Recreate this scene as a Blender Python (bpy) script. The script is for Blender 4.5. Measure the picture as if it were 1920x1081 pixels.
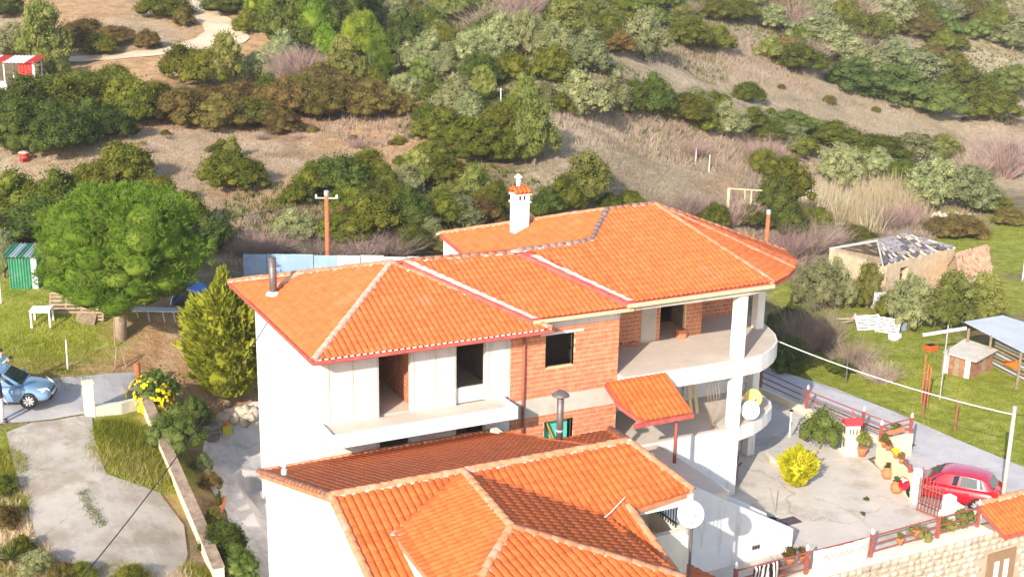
import bpy, bmesh, math, random
import numpy as np
from mathutils import Vector, Matrix
from mathutils.geometry import tessellate_polygon
SC = bpy.context.scene
for o in list(bpy.data.objects): bpy.data.objects.remove(o)
COL = SC.collection
RND = random.Random(7)
R = math.radians

# ------------------------------------------------------------------ camera, sky, sun, exposure
FPX = 2300.0                      # focal length in pixels of the 1920 px wide photograph
YAW, PITCH, ROLL = R(27.0), R(15.3), R(1.0)
FW = np.array([math.sin(YAW)*math.cos(PITCH), math.cos(YAW)*math.cos(PITCH), -math.sin(PITCH)])
_r0 = np.array([math.cos(YAW), -math.sin(YAW), 0.0]); _u0 = np.cross(_r0, FW)
RT = math.cos(ROLL)*_r0 + math.sin(ROLL)*_u0
UP = -math.sin(ROLL)*_r0 + math.cos(ROLL)*_u0
CAM = np.array([-12.12, -38.53, 21.82])
cd = bpy.data.cameras.new('camera'); cam = bpy.data.objects.new('camera', cd); COL.objects.link(cam)
cd.sensor_width = 36.0; cd.lens = 36.0*FPX/1920.0; cd.clip_start = 0.5; cd.clip_end = 6000
m = Matrix.Identity(4)
for i in range(3):
    m[i][0], m[i][1], m[i][2], m[i][3] = RT[i], UP[i], -FW[i], CAM[i]
cam.matrix_world = m
SC.camera = cam
SUN_EL, SUN_AZ = R(26.0), R(229.5)        # sun stands front left of the house
w = bpy.data.worlds.new('World'); SC.world = w; w.use_nodes = True
nt = w.node_tree
sky = nt.nodes.new('ShaderNodeTexSky'); sky.sky_type = 'NISHITA'; sky.sun_disc = False
sky.sun_elevation = SUN_EL; sky.sun_rotation = SUN_AZ; sky.altitude = 100; sky.dust_density = 1.5
nt.links.new(sky.outputs[0], nt.nodes['Background'].inputs[0]); nt.nodes['Background'].inputs[1].default_value = 0.125
sd = bpy.data.lights.new('sun', 'SUN'); sd.energy = 2.9; sd.angle = R(0.55); sd.color = (1.0, 0.915, 0.80)
sun = bpy.data.objects.new('sun', sd); COL.objects.link(sun)
sv = Vector((math.cos(SUN_EL)*math.sin(SUN_AZ), math.cos(SUN_EL)*math.cos(SUN_AZ), math.sin(SUN_EL)))
sun.rotation_euler = sv.to_track_quat('Z', 'Y').to_euler(); sun.location = (-30, -30, 40)
SC.view_settings.view_transform = 'Standard'; SC.view_settings.look = 'None'
SC.view_settings.exposure = 1.24; SC.view_settings.gamma = 1.0
SC.render.engine = 'CYCLES'; SC.render.resolution_x = 1024; SC.render.resolution_y = 576
SC.cycles.max_bounces = 4; SC.cycles.diffuse_bounces = 3; SC.cycles.glossy_bounces = 2; SC.cycles.transmission_bounces = 3

# ------------------------------------------------------------------ survey helpers (pixel of the photograph <-> place)
def ray(x, y): return FW + RT*((x-960)/FPX) - UP*((y-540)/FPX)
def pz(x, y, z=0.0):
    d = ray(x, y); return CAM + d*((z-CAM[2])/d[2])
def dep(x, y, d): return CAM + ray(x, y)*d
def pj(p):
    v = np.asarray(p, float)-CAM; z = v@FW
    return 960+FPX*(v@RT)/z, 540-FPX*(v@UP)/z, z

# ------------------------------------------------------------------ materials
def nodes(name):
    m = bpy.data.materials.new(name); m.use_nodes = True
    return m, m.node_tree.nodes, m.node_tree.links, m.node_tree.nodes['Principled BSDF']
def rgba(c): return (c[0], c[1], c[2], 1.0)
def mul(c, k): return tuple(min(1.0, max(0.0, x*k)) for x in c)
def mat(name, col, rough=0.85, var=0.15, scale=3.0, col2=None, bump=0.0, bscale=None, metal=0.0, spec=0.3, detail=4.0, stain=None, cells=None, cracks=None):
    """painted / mineral surface: base colour broken up by two noise scales, optional stain colour and fine relief"""
    m, N, L, P = nodes(name)
    g = N.new('ShaderNodeNewGeometry')
    n = N.new('ShaderNodeTexNoise'); n.inputs['Scale'].default_value = scale; n.inputs['Detail'].default_value = detail
    n.inputs['Roughness'].default_value = 0.65
    L.new(g.outputs['Position'], n.inputs['Vector'])
    r = N.new('ShaderNodeValToRGB'); r.color_ramp.elements[0].position = 0.3; r.color_ramp.elements[1].position = 0.7
    c2 = col2 if col2 else mul(col, 1+var)
    r.color_ramp.elements[0].color = rgba(mul(col, 1-var)); r.color_ramp.elements[1].color = rgba(c2)
    L.new(n.outputs['Fac'], r.inputs['Fac'])
    out = r.outputs['Color']
    if stain:
        n2 = N.new('ShaderNodeTexNoise'); n2.inputs['Scale'].default_value = stain[1]; n2.inputs['Detail'].default_value = 4; n2.inputs['Roughness'].default_value = 0.7
        if len(stain) > 4:                      # rain streaks: noise drawn out down the wall
            sc = N.new('ShaderNodeVectorMath'); sc.operation = 'MULTIPLY'; sc.inputs[1].default_value = (1,1,stain[4]); L.new(g.outputs['Position'], sc.inputs[0]); L.new(sc.outputs[0], n2.inputs['Vector'])
        else: L.new(g.outputs['Position'], n2.inputs['Vector'])
        r2 = N.new('ShaderNodeValToRGB'); r2.color_ramp.elements[0].position = stain[2]; r2.color_ramp.elements[1].position = min(1, stain[2]+0.16)
        r2.color_ramp.elements[0].color = (0,0,0,1); r2.color_ramp.elements[1].color = (stain[3],)*3+(1,)
        L.new(n2.outputs['Fac'], r2.inputs['Fac'])
        mx = N.new('ShaderNodeMixRGB'); L.new(r2.outputs['Color'], mx.inputs[0]); L.new(out, mx.inputs[1]); mx.inputs[2].default_value = rgba(stain[0])
        out = mx.outputs[0]
    if cracks:
        nw = N.new('ShaderNodeTexNoise'); nw.inputs['Scale'].default_value = 1.1; nw.inputs['Detail'].default_value = 3; L.new(g.outputs['Position'], nw.inputs['Vector'])
        vm = N.new('ShaderNodeVectorMath'); vm.operation = 'MULTIPLY_ADD'; vm.inputs[1].default_value = (1.6,1.6,0); L.new(nw.outputs['Color'], vm.inputs[0]); L.new(g.outputs['Position'], vm.inputs[2])
        vc = N.new('ShaderNodeTexVoronoi'); vc.feature = 'DISTANCE_TO_EDGE'; vc.inputs['Scale'].default_value = cracks[0]; L.new(vm.outputs[0], vc.inputs['Vector'])
        lt = N.new('ShaderNodeMapRange'); lt.inputs[1].default_value = cracks[0]*.008; lt.inputs[2].default_value = cracks[0]*.035; lt.inputs[3].default_value = .45; lt.inputs[4].default_value = 0; L.new(vc.outputs['Distance'], lt.inputs[0])
        mc = N.new('ShaderNodeMixRGB'); L.new(lt.outputs[0], mc.inputs[0]); L.new(out, mc.inputs[1]); mc.inputs[2].default_value = rgba(cracks[1]); out = mc.outputs[0]
    if cells:                                   # piece to piece difference in firing and age
        vo = N.new('ShaderNodeTexVoronoi'); vo.inputs['Scale'].default_value = cells[0]; L.new(g.outputs['Position'], vo.inputs['Vector'])
        sp = N.new('ShaderNodeSeparateColor'); L.new(vo.outputs['Color'], sp.inputs[0]); mr = N.new('ShaderNodeMapRange'); mr.inputs[3].default_value = 1-cells[1]; mr.inputs[4].default_value = 1+cells[1]; L.new(sp.outputs[0], mr.inputs[0])
        hv = N.new('ShaderNodeHueSaturation'); L.new(out, hv.inputs['Color']); L.new(mr.outputs[0], hv.inputs['Value']); out = hv.outputs[0]
    L.new(out, P.inputs['Base Color'])
    P.inputs['Roughness'].default_value = rough; P.inputs['Metallic'].default_value = metal
    P.inputs['Specular IOR Level'].default_value = spec
    if bump:
        nb = N.new('ShaderNodeTexNoise'); nb.inputs['Scale'].default_value = bscale or scale*8; nb.inputs['Detail'].default_value = 2
        L.new(g.outputs['Position'], nb.inputs['Vector'])
        b = N.new('ShaderNodeBump'); b.inputs['Strength'].default_value = bump; b.inputs['Distance'].default_value = 0.02
        L.new(nb.outputs['Fac'], b.inputs['Height']); L.new(b.outputs['Normal'], P.inputs['Normal'])
    return m
def leafmat(name, c1, c2, c3, scale=1.2, trans=0.42, gain=1.36):
    """foliage: tone varies with place in the crown (noise) and from plant to plant (object random); thin leaves let light through"""
    m, N, L, P = nodes(name); c1, c2, c3 = (mul(c, gain) for c in (c1, c2, c3))
    g = N.new('ShaderNodeNewGeometry'); oi = N.new('ShaderNodeObjectInfo')
    n = N.new('ShaderNodeTexNoise'); n.inputs['Scale'].default_value = scale; n.inputs['Detail'].default_value = 2
    L.new(g.outputs['Position'], n.inputs['Vector'])
    n2 = N.new('ShaderNodeTexWhiteNoise'); L.new(g.outputs['Position'], n2.inputs['Vector'])
    r = N.new('ShaderNodeValToRGB'); e = r.color_ramp.elements
    e[0].position = 0.32; e[0].color = rgba(c1); e[1].position = 0.68; e[1].color = rgba(c3); k = e.new(0.5); k.color = rgba(c2)
    L.new(n.outputs['Fac'], r.inputs['Fac'])
    h = N.new('ShaderNodeHueSaturation')
    mr = N.new('ShaderNodeMapRange'); mr.inputs[3].default_value = 0.48; mr.inputs[4].default_value = 0.52
    L.new(oi.outputs['Random'], mr.inputs[0]); L.new(mr.outputs[0], h.inputs['Hue'])
    mv = N.new('ShaderNodeMapRange'); mv.inputs[3].default_value = 0.75; mv.inputs[4].default_value = 1.3
    mm = N.new('ShaderNodeMath'); mm.operation = 'MULTIPLY'; mm.inputs[1].default_value = 7.31
    fr = N.new('ShaderNodeMath'); fr.operation = 'FRACT'
    L.new(oi.outputs['Random'], mm.inputs[0]); L.new(mm.outputs[0], fr.inputs[0]); L.new(fr.outputs[0], mv.inputs[0]); L.new(mv.outputs[0], h.inputs['Value'])
    L.new(r.outputs['Color'], h.inputs['Color'])
    N.remove(P)
    d = N.new('ShaderNodeBsdfDiffuse'); t = N.new('ShaderNodeBsdfTranslucent'); mx = N.new('ShaderNodeMixShader'); mx.inputs[0].default_value = trans
    L.new(h.outputs[0], d.inputs[0]); L.new(h.outputs[0], t.inputs[0]); L.new(d.outputs[0], mx.inputs[1]); L.new(t.outputs[0], mx.inputs[2])
    L.new(mx.outputs[0], N['Material Output'].inputs[0])
    return m
def glassmat(name, col=(0.02,0.035,0.05), rough=0.08):
    m, N, L, P = nodes(name); P.inputs['Base Color'].default_value = rgba(col); P.inputs['Roughness'].default_value = rough
    P.inputs['Specular IOR Level'].default_value = 0.8
    return m
def carpaint(name, col):
    m, N, L, P = nodes(name); P.inputs['Base Color'].default_value = rgba(col); P.inputs['Roughness'].default_value = 0.28
    P.inputs['Coat Weight'].default_value = 0.7; P.inputs['Coat Roughness'].default_value = 0.08; P.inputs['Metallic'].default_value = 0.0
    return m
M = {}
M['plaster'] = mat('white_plaster', (0.74,0.71,0.67), 0.9, 0.06, 1.5, bump=0.1, stain=((0.36,0.33,0.30), 1.6, 0.54, 0.55, .16))
M['cream'] = mat('cream_plaster', (0.77,0.71,0.59), 0.9, 0.06, 1.2, bump=0.08, stain=((0.42,0.35,0.27), 1.1, 0.58, 0.5, .16))
M['whitepaint'] = mat('white_paint', (0.74,0.72,0.71), 0.8, 0.05, 2.0, stain=((0.38,0.35,0.33), 1.8, 0.56, 0.5, .2))
M['beige'] = mat('beige_plaster', (0.80,0.66,0.46), 0.9, 0.05, 1.5, stain=((0.60,0.48,0.33), 1.3, 0.57, 0.45))
M['concrete'] = mat('raw_concrete', (0.52,0.47,0.40), 0.92, 0.10, 2.2, bump=0.2, stain=((0.30,0.27,0.23), 1.2, 0.55, 0.5))
M['floorconc'] = mat('balcony_screed', (0.60,0.51,0.42), 0.92, 0.08, 1.4, bump=0.12, stain=((0.44,0.38,0.33), 0.8, 0.56, 0.45))
M['terracotta'] = mat('roof_tile', (0.57,0.116,0.026), 0.8, 0.10, 5.0, col2=(0.66,0.158,0.040), bump=0.15, bscale=60, stain=((0.46,0.14,0.07), 1.4, 0.58, 0.5), cells=(3.4,.10))
M['terracotta_w'] = mat('weathered_tile', (0.59,0.125,0.034), 0.85, 0.10, 4.0, col2=(0.66,0.165,0.052), stain=((0.56,0.21,0.12), 0.7, 0.57, 0.55), cells=(3.4,.09))
M['cap'] = mat('ridge_tile', (0.52,0.18,0.08), 0.8, 0.14, 4.0, col2=(0.62,0.27,0.14), stain=((0.44,0.30,0.24), 2.4, 0.50, 0.7))
M['capdusty'] = mat('dusty_ridge_tile', (0.47,0.27,0.20), 0.85, 0.15, 5.0, col2=(0.56,0.36,0.28), stain=((0.46,0.38,0.35), 3.0, 0.5, 0.7))
M['mortar'] = mat('pink_mortar', (0.62,0.36,0.31), 0.95, 0.15, 7.0, col2=(0.72,0.52,0.45), bump=0.3, bscale=30)
M['fascia'] = mat('red_fascia', (0.48,0.080,0.060), 0.7, 0.15, 4.0, col2=(0.56,0.14,0.11))
M['redmetal'] = mat('rust_red_paint', (0.34,0.095,0.070), 0.6, 0.2, 6.0, stain=((0.24,0.12,0.09), 4.0, 0.52, 0.7))
M['brick'] = mat('hollow_brick', (0.55,0.175,0.080), 0.9, 0.22, 3.2, col2=(0.68,0.28,0.14), bump=0.2, bscale=40)
M['brickmortar'] = mat('brick_mortar', (0.74,0.55,0.43), 0.95, 0.08, 8.0)
M['eavewood'] = mat('pale_eave_board', (0.78,0.58,0.32), 0.8, 0.12, 3.0)
M['wood'] = mat('weathered_wood', (0.30,0.22,0.15), 0.9, 0.3, 6.0, stain=((0.16,0.11,0.08), 3.0, 0.55, 0.6))
M['polewood'] = mat('creosoted_pole', (0.45,0.14,0.06), 0.9, 0.25, 5.0, stain=((0.28,0.12,0.07), 6.0, 0.5, 0.6))
M['barkpine'] = mat('pine_bark', (0.34,0.25,0.18), 0.95, 0.3, 6.0, bump=0.6, bscale=12)
M['bark'] = mat('bark', (0.20,0.15,0.11), 0.95, 0.3, 6.0)
M['metal'] = mat('galvanised', (0.50,0.50,0.50), 0.5, 0.12, 5.0, metal=0.4, stain=((0.36,0.28,0.22), 3.0, 0.6, 0.5))
M['flue'] = mat('flue_pipe', (0.20,0.16,0.15), 0.5, 0.25, 6.0, metal=0.5)
M['black'] = mat('black_paint', (0.02,0.02,0.022), 0.5, 0.2, 6.0)
M['white'] = mat('white_plastic', (0.82,0.82,0.82), 0.5, 0.03, 4.0)
M['glass'] = glassmat('dark_glass')
M['asphalt'] = mat('old_asphalt', (0.40,0.385,0.39), 0.95, 0.10, 1.2, bump=0.3, bscale=40, stain=((0.50,0.46,0.42), 0.7, 0.52, 0.7))
M['drive'] = mat('concrete_drive', (0.40,0.36,0.315), 0.95, 0.12, 0.9, bump=0.3, bscale=30, stain=((0.27,0.22,0.17), 0.55, 0.46, 0.8), cracks=(.16,(.20,.15,.10)))
M['paving'] = mat('pale_paving', (0.56,0.53,0.51), 0.95, 0.14, 0.8, bump=0.25, bscale=18, stain=((0.36,0.33,0.31), 0.9, 0.48, 0.75), cracks=(.5,(.34,.31,.29)))
M['patio'] = mat('patio_concrete', (0.58,0.52,0.45), 0.95, 0.10, 0.7, bump=0.2, bscale=25, stain=((0.38,0.31,0.24), 0.45, 0.52, 0.75), cracks=(.22,(.28,.22,.17)))
M['lane'] = mat('worn_lane', (0.53,0.50,0.49), 0.95, 0.08, 1.2, bump=0.3, bscale=40, stain=((0.40,0.37,0.35), 0.4, 0.50, 0.7), cracks=(.10,(.30,.27,.25)))
M['rust'] = mat('rusty_board', (.28,.12,.07), .95, .3, 3.0, col2=(.40,.20,.12))
M['dirt'] = mat('track_dirt', (0.62,0.48,0.33), 0.95, 0.12, 0.6, bump=0.3, bscale=10, stain=((0.46,0.33,0.22), 0.5, 0.58, 0.6))
M['pot'] = mat('clay_pot', (0.52,0.20,0.09), 0.85, 0.15, 6.0)
M['rock'] = mat('limestone', (0.46,0.37,0.28), 0.95, 0.25, 2.2, col2=(0.70,0.61,0.48), bump=0.5, bscale=14, cells=(2.2,.2))
M['stonejoint'] = mat('stone_joint', (0.46,0.37,0.28), 0.95, 0.15, 6.0, bump=0.4)
M['rawplaster'] = mat('raw_render', (.62,.60,.57), .92, .08, 1.3, bump=.15, stain=((.36,.34,.32), 1.1, .50, .6, .22))
M['greyboard'] = mat('grey_board', (.32,.29,.30), .95, .25, 3.0)
M['palewood'] = mat('pale_rafter', (.56,.50,.45), .95, .15, 3.0)
M['gapmortar'] = mat('pale_roof_mortar', (.62,.53,.48), .95, .15, 4.0)
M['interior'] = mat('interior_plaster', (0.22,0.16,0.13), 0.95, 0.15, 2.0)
# foliage
M['L_scrub'] = leafmat('scrub_leaf', (0.068,0.080,0.012), (0.112,0.124,0.018), (0.175,0.176,0.032))
M['L_dark'] = leafmat('dark_leaf', (0.042,0.060,0.014), (0.070,0.092,0.020), (0.110,0.130,0.030))
M['L_olive'] = leafmat('olive_leaf', (0.150,0.168,0.072), (0.220,0.235,0.104), (0.310,0.315,0.160))
M['L_heath'] = leafmat('heath_leaf', (0.100,0.075,0.026), (0.145,0.108,0.034), (0.185,0.155,0.042))
M['L_lime'] = leafmat('lime_leaf', (0.125,0.138,0.030), (0.185,0.192,0.048), (0.27,0.26,0.085))
M['L_pine'] = leafmat('pine_needle', (0.130,0.195,0.020), (0.205,0.275,0.032), (0.295,0.345,0.055), trans=0.5)
M['L_cyp'] = leafmat('cypress_leaf', (0.130,0.150,0.014), (0.205,0.222,0.022), (0.30,0.295,0.036), trans=0.4)
M['L_gold'] = leafmat('golden_juniper_leaf', (0.24,0.25,0.010), (0.36,0.36,0.016), (0.48,0.47,0.03), trans=0.3)
M['L_green'] = leafmat('green_leaf', (0.070,0.095,0.022), (0.110,0.142,0.034), (0.165,0.195,0.055))
M['twig'] = leafmat('mauve_twig', (0.20,0.135,0.115), (0.28,0.20,0.17), (0.36,0.26,0.21), trans=0.1)
M['straw'] = leafmat('dry_grass', (0.36,0.26,0.16), (0.47,0.36,0.235), (0.57,0.45,0.31), scale=0.3)
M['pinkgrass'] = leafmat('pink_dry_grass', (0.37,0.285,0.205), (0.46,0.365,0.270), (0.54,0.44,0.335), scale=0.2, gain=1.0)
M['grass'] = leafmat('green_grass', (0.17,0.205,0.024), (0.25,0.28,0.040), (0.36,0.36,0.085), scale=0.4)
M['reed'] = leafmat('dry_reed', (0.40,0.30,0.19), (0.49,0.385,0.26), (0.57,0.46,0.33), scale=0.6, gain=1.05)
M['yellow'] = leafmat('yellow_flower', (0.75,0.52,0.01), (0.85,0.62,0.015), (0.9,0.72,0.03), trans=0.2)
M['pink'] = leafmat('pink_flower', (0.6,0.12,0.15), (0.7,0.2,0.2), (0.75,0.3,0.3), trans=0.2)

# ------------------------------------------------------------------ object helpers
def tag(o, label=None, cat=None, group=None, kind=None):
    if label: o['label'] = label
    if cat: o['category'] = cat
    if group: o['group'] = group
    if kind: o['kind'] = kind
    return o
def thing(name, label, cat, loc=(0,0,0), rz=0.0, group=None):
    o = bpy.data.objects.new(name, None); COL.objects.link(o); o.empty_display_size = 0.2
    o.location = loc; o.rotation_euler = (0,0,rz)
    return tag(o, label, cat, group)
def link(name, me, parent=None, loc=None, rot=None, scale=None):
    o = bpy.data.objects.new(name, me); COL.objects.link(o)
    if parent: o.parent = parent
    if loc is not None: o.location = loc
    if rot is not None: o.rotation_euler = rot
    if scale is not None: o.scale = scale
    return o
class MB:
    """collects shapes, builds one mesh"""
    def __init__(s): s.v = []; s.f = []
    def add(s, vs, fs):
        b = len(s.v); s.v.extend([tuple(map(float, p)) for p in vs]); s.f.extend([tuple(b+i for i in f) for f in fs]); return s
    def box(s, x0, y0, z0, x1, y1, z1):
        v = [(x0,y0,z0),(x1,y0,z0),(x1,y1,z0),(x0,y1,z0),(x0,y0,z1),(x1,y0,z1),(x1,y1,z1),(x0,y1,z1)]
        return s.add(v, [(0,3,2,1),(4,5,6,7),(0,1,5,4),(1,2,6,5),(2,3,7,6),(3,0,4,7)])
    def prism(s, poly, z0, z1):
        """vertical prism over a counter-clockwise plan polygon; z0/z1 number or list"""
        n = len(poly); a = z0 if hasattr(z0,'__len__') else [z0]*n; b = z1 if hasattr(z1,'__len__') else [z1]*n
        v = [(p[0],p[1],a[i]) for i,p in enumerate(poly)]+[(p[0],p[1],b[i]) for i,p in enumerate(poly)]
        return s.add(v, [tuple(range(n-1,-1,-1)), tuple(range(n,2*n))]+[(i,(i+1)%n,n+(i+1)%n,n+i) for i in range(n)])
    def bar(s, p, q, wx, wz=None):
        """square bar from p to q"""
        p = Vector(p); q = Vector(q); wz = wz or wx; d = (q-p).normalized()
        a = d.cross(Vector((0,0,1)));
        if a.length < 1e-3: a = Vector((1,0,0))
        a.normalize(); b = a.cross(d).normalized()
        v = []
        for c in (p, q):
            for sx, sz in ((-1,-1),(1,-1),(1,1),(-1,1)): v.append(c + a*(sx*wx/2) + b*(sz*wz/2))
        return s.add(v, [(0,1,2,3),(7,6,5,4),(0,4,5,1),(1,5,6,2),(2,6,7,3),(3,7,4,0)])
    def tube(s, pts, r, n=8, cap=True):
        pts = [Vector(p) for p in pts]; k = len(pts); rr = r if hasattr(r,'__len__') else [r]*k
        b = len(s.v); prev = None
        for i, p in enumerate(pts):
            d = (pts[min(i+1,k-1)]-pts[max(i-1,0)]).normalized()
            a = prev if prev is not None else (Vector((1,0,0)) if abs(d.x) < 0.9 else Vector((0,1,0)))
            a = (a - d*a.dot(d)).normalized(); c = d.cross(a); prev = a
            for j in range(n):
                t = 2*math.pi*j/n; s.v.append(tuple(p + a*(math.cos(t)*rr[i]) + c*(math.sin(t)*rr[i])))
        for i in range(k-1):
            for j in range(n):
                s.f.append((b+i*n+j, b+i*n+(j+1)%n, b+(i+1)*n+(j+1)%n, b+(i+1)*n+j))
        if cap: s.f.append(tuple(b+j for j in range(n-1,-1,-1))); s.f.append(tuple(b+(k-1)*n+j for j in range(n)))
        return s
    def lathe(s, prof, c=(0,0,0), n=16):
        b = len(s.v); k = len(prof)
        for r, z in prof:
            for j in range(n):
                t = 2*math.pi*j/n; s.v.append((c[0]+r*math.cos(t), c[1]+r*math.sin(t), c[2]+z))
        for i in range(k-1):
            for j in range(n):
                s.f.append((b+i*n+j, b+i*n+(j+1)%n, b+(i+1)*n+(j+1)%n, b+(i+1)*n+j))
        s.f.append(tuple(b+j for j in range(n-1,-1,-1))); s.f.append(tuple(b+(k-1)*n+j for j in range(n)))
        return s
    def mesh(s, name, m, smooth=False):
        me = bpy.data.meshes.new(name); me.from_pydata(s.v, [], s.f)
        me.materials.append(M[m] if isinstance(m, str) else m)
        if smooth: me.polygons.foreach_set('use_smooth', [True]*len(me.polygons))
        me.update(); return me
    def build(s, name, m, parent=None, smooth=False, bevel=0.0, **k):
        o = link(name, s.mesh(name, m, smooth), parent, **k)
        if bevel:
            b = o.modifiers.new('bevel', 'BEVEL'); b.width = bevel; b.segments = 1; b.limit_method = 'ANGLE'
        return o
def npmesh(name, V, F, m, smooth=False):
    """V (n,3) array, F (k,3 or 4) index array -> mesh"""
    me = bpy.data.meshes.new(name); V = np.asarray(V, np.float32); F = np.asarray(F, np.int32); k = F.shape[1]
    me.vertices.add(len(V)); me.vertices.foreach_set('co', V.ravel())
    me.loops.add(F.size); me.loops.foreach_set('vertex_index', F.ravel())
    me.polygons.add(len(F)); me.polygons.foreach_set('loop_start', np.arange(0, F.size, k, dtype=np.int32))
    if smooth: me.polygons.foreach_set('use_smooth', np.ones(len(F), bool))
    me.materials.append(M[m] if isinstance(m, str) else m); me.update(calc_edges=True); me.validate(); return me
# ------------------------------------------------------------------ terrain: surveyed heights, thin plate spline, one sheet to the horizon
_Z = [(56,772,3.9),(0,790,3.9),(150,745,3.85),(240,725,3.8),(20,640,4.9),(100,660,4.5),(226,628,4.8),(70,607,5.4),(45,540,6.0),(300,620,4.7),(400,600,4.6),
(100,850,3.1),(200,900,2.6),(150,1000,1.9),(300,1050,1.3),(20,1060,1.7),(60,900,2.8),(250,830,3.0),(0,1000,2.1),
(395,812,1.6),(440,800,1.4),(400,900,.95),(450,950,.6),(430,1060,.3),(460,760,1.9)]
_D = [(0,470,66),(150,460,65),(420,470,65),(440,350,72),(200,300,76),(45,300,76),(300,240,84),(480,240,86),(35,170,95),(200,120,104),(400,80,112),(0,40,118),(250,0,130),(400,20,122),(600,180,98),(700,250,86),(600,300,79),(560,400,70),(650,100,112),(640,0,135),
(760,440,69),(800,340,76),(850,220,90),(900,100,112),(900,0,135),(1000,300,82),(1100,330,81),(1220,300,92),(1150,250,93),(1150,170,104),(1150,80,122),(1150,0,142),(1350,330,96),(1350,250,109),(1350,130,132),(1350,30,150),(1550,420,100),(1550,330,113),(1550,200,135),(1550,80,160),(1750,400,108),(1750,330,122),(1800,220,150),(1900,330,128),(1900,440,100),(1900,120,175),(1600,0,185),(1900,0,200)]
_G = [(12,3,0),(17.9,-.7,0),(18.3,-4,0),(24,-4,0),(26,-6,0),(20,-6,0),(25,1,0),(28.5,.4,0),(31.3,-3.8,0),(31,3,0),(28.2,7.4,0),(29.5,12,.3),(31,9,.1),(14,-7,0),(5,-10,0),(0,-14,0),(-2,-6,0),(35,-8,0),(38,0,.2),(36,10,.3),(40,20,.6),(34,20,.8),(25,14,1.0),(20,16,2),(10,15,3),(3,14,2.6),(15,22,4.4),(46,10,.3),(48,25,.6),(60,20,.6),(45,40,1.2),(60,45,1.5),(80,60,4),(-12,-10,.8),(-20,0,2.2),(-25,-15,1),(10,-25,-.5),(30,-25,-.5),(50,-15,0),(-22,20,5.2),(-35,40,9),(-50,70,14),(90,10,1),(110,40,3)]
_P = np.array([pz(*q) for q in _Z]+[dep(*q) for q in _D]+[np.array(g, float) for g in _G])
def _tps(d2): return np.where(d2 > 1e-9, 0.5*d2*np.log(np.maximum(d2, 1e-9)), 0.0)
def _fit(P, lam=0.6):
    n = len(P); S = 20.0; xy = P[:,:2]/S
    d2 = ((xy[:,None]-xy[None])**2).sum(-1); A = np.zeros((n+3, n+3)); A[:n,:n] = _tps(d2)+lam*0.01*np.eye(n)
    A[:n,n] = 1; A[:n,n+1:] = xy; A[n,:n] = 1; A[n+1:,:n] = xy.T
    return np.linalg.solve(A, np.concatenate([P[:,2], np.zeros(3)])), xy, S
_W, _XY, _S = _fit(_P)
def _hash(ix, iy): 
    h = np.sin(ix*127.1+iy*311.7)*43758.5453; return h-np.floor(h)
def vnoise(x, y):
    ix, iy = np.floor(x), np.floor(y); fx, fy = x-ix, y-iy; fx = fx*fx*(3-2*fx); fy = fy*fy*(3-2*fy)
    return (_hash(ix,iy)*(1-fx)+_hash(ix+1,iy)*fx)*(1-fy)+(_hash(ix,iy+1)*(1-fx)+_hash(ix+1,iy+1)*fx)*fy
def sstep(a, b, x): t = np.clip((x-a)/(b-a), 0, 1); return t*t*(3-2*t)
def height_raw(x, y):
    x = np.asarray(x, float); y = np.asarray(y, float)
    cx, cy = np.clip(x, -55, 165), np.clip(y, -36, 128)
    q = np.stack([cx, cy], -1)/_S
    d2 = ((q[...,None,:]-_XY)**2).sum(-1)
    z = _tps(d2)@_W[:-3]+_W[-3]+q@_W[-2:]
    z = z + np.clip(y-128, 0, 30)*0.10
    far = sstep(20, 40, y)
    z = z + far*((vnoise(x*.11, y*.11)-.5)*1.1+(vnoise(x*.35+9, y*.35)-.5)*.45) + (vnoise(x*.9, y*.9)-.5)*(.05+.12*far)
    # the levelled yard round the house and the lane beside it
    k = sstep(8.6, 11.0, x)*(1-sstep(31.5, 34, x))*(1-sstep(11.5, 14, y))
    z = z*(1-k) + k*(-0.06)
    k2 = ((x > -0.6) & (x < 12) & (y < 9) & (y > -15)); z = np.where(k2, np.minimum(z, -0.08), z)
    low = (y < -7.2) & (x > 8.5) & (x < 60); z = np.where(low, -3.0, z)
    return z
def axis(parts):
    a = []
    for s, e, st in parts: a += list(np.arange(s, e-1e-6, st))
    return np.array(a+[parts[-1][1]])
GX = axis([(-1600,-160,180),(-160,-60,20),(-60,-16,2),(-16,50,.5),(50,170,1.5),(170,320,15),(320,1760,180)])
GY = axis([(-1500,-60,180),(-60,-16,2),(-16,50,.5),(50,160,1.1),(160,310,15),(310,1750,180)])
GXX, GYY = np.meshgrid(GX, GY, indexing='ij')
GZ = np.concatenate([height_raw(GXX[i:i+30], GYY[i:i+30]) for i in range(0, len(GX), 30)])
def gz(x, y):
    i = int(np.clip(np.searchsorted(GX, x)-1, 0, len(GX)-2)); j = int(np.clip(np.searchsorted(GY, y)-1, 0, len(GY)-2))
    u = (x-GX[i])/(GX[i+1]-GX[i]); v = (y-GY[j])/(GY[j+1]-GY[j])
    a, b, c, d = GZ[i,j], GZ[i+1,j], GZ[i+1,j+1], GZ[i,j+1]
    return float(a+(b-a)*u+(c-b)*v) if u >= v else float(a+(c-d)*u+(d-a)*v)
def at(x, y):
    """place on the ground seen at a pixel of the photograph"""
    d = ray(x, y); t = 30.0; last = t
    while t < 420:
        p = CAM+d*t
        if p[2] < gz(p[0], p[1]):
            lo, hi = last, t
            for _ in range(18):
                mid = (lo+hi)/2; p = CAM+d*mid
                if p[2] < gz(p[0], p[1]): hi = mid
                else: lo = mid
            return CAM+d*hi
        last = t; t += 0.6
    return CAM+d*t
def ppm(p): return FPX/((np.asarray(p)-CAM)@FW)      # photograph pixels per metre at a place

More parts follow.
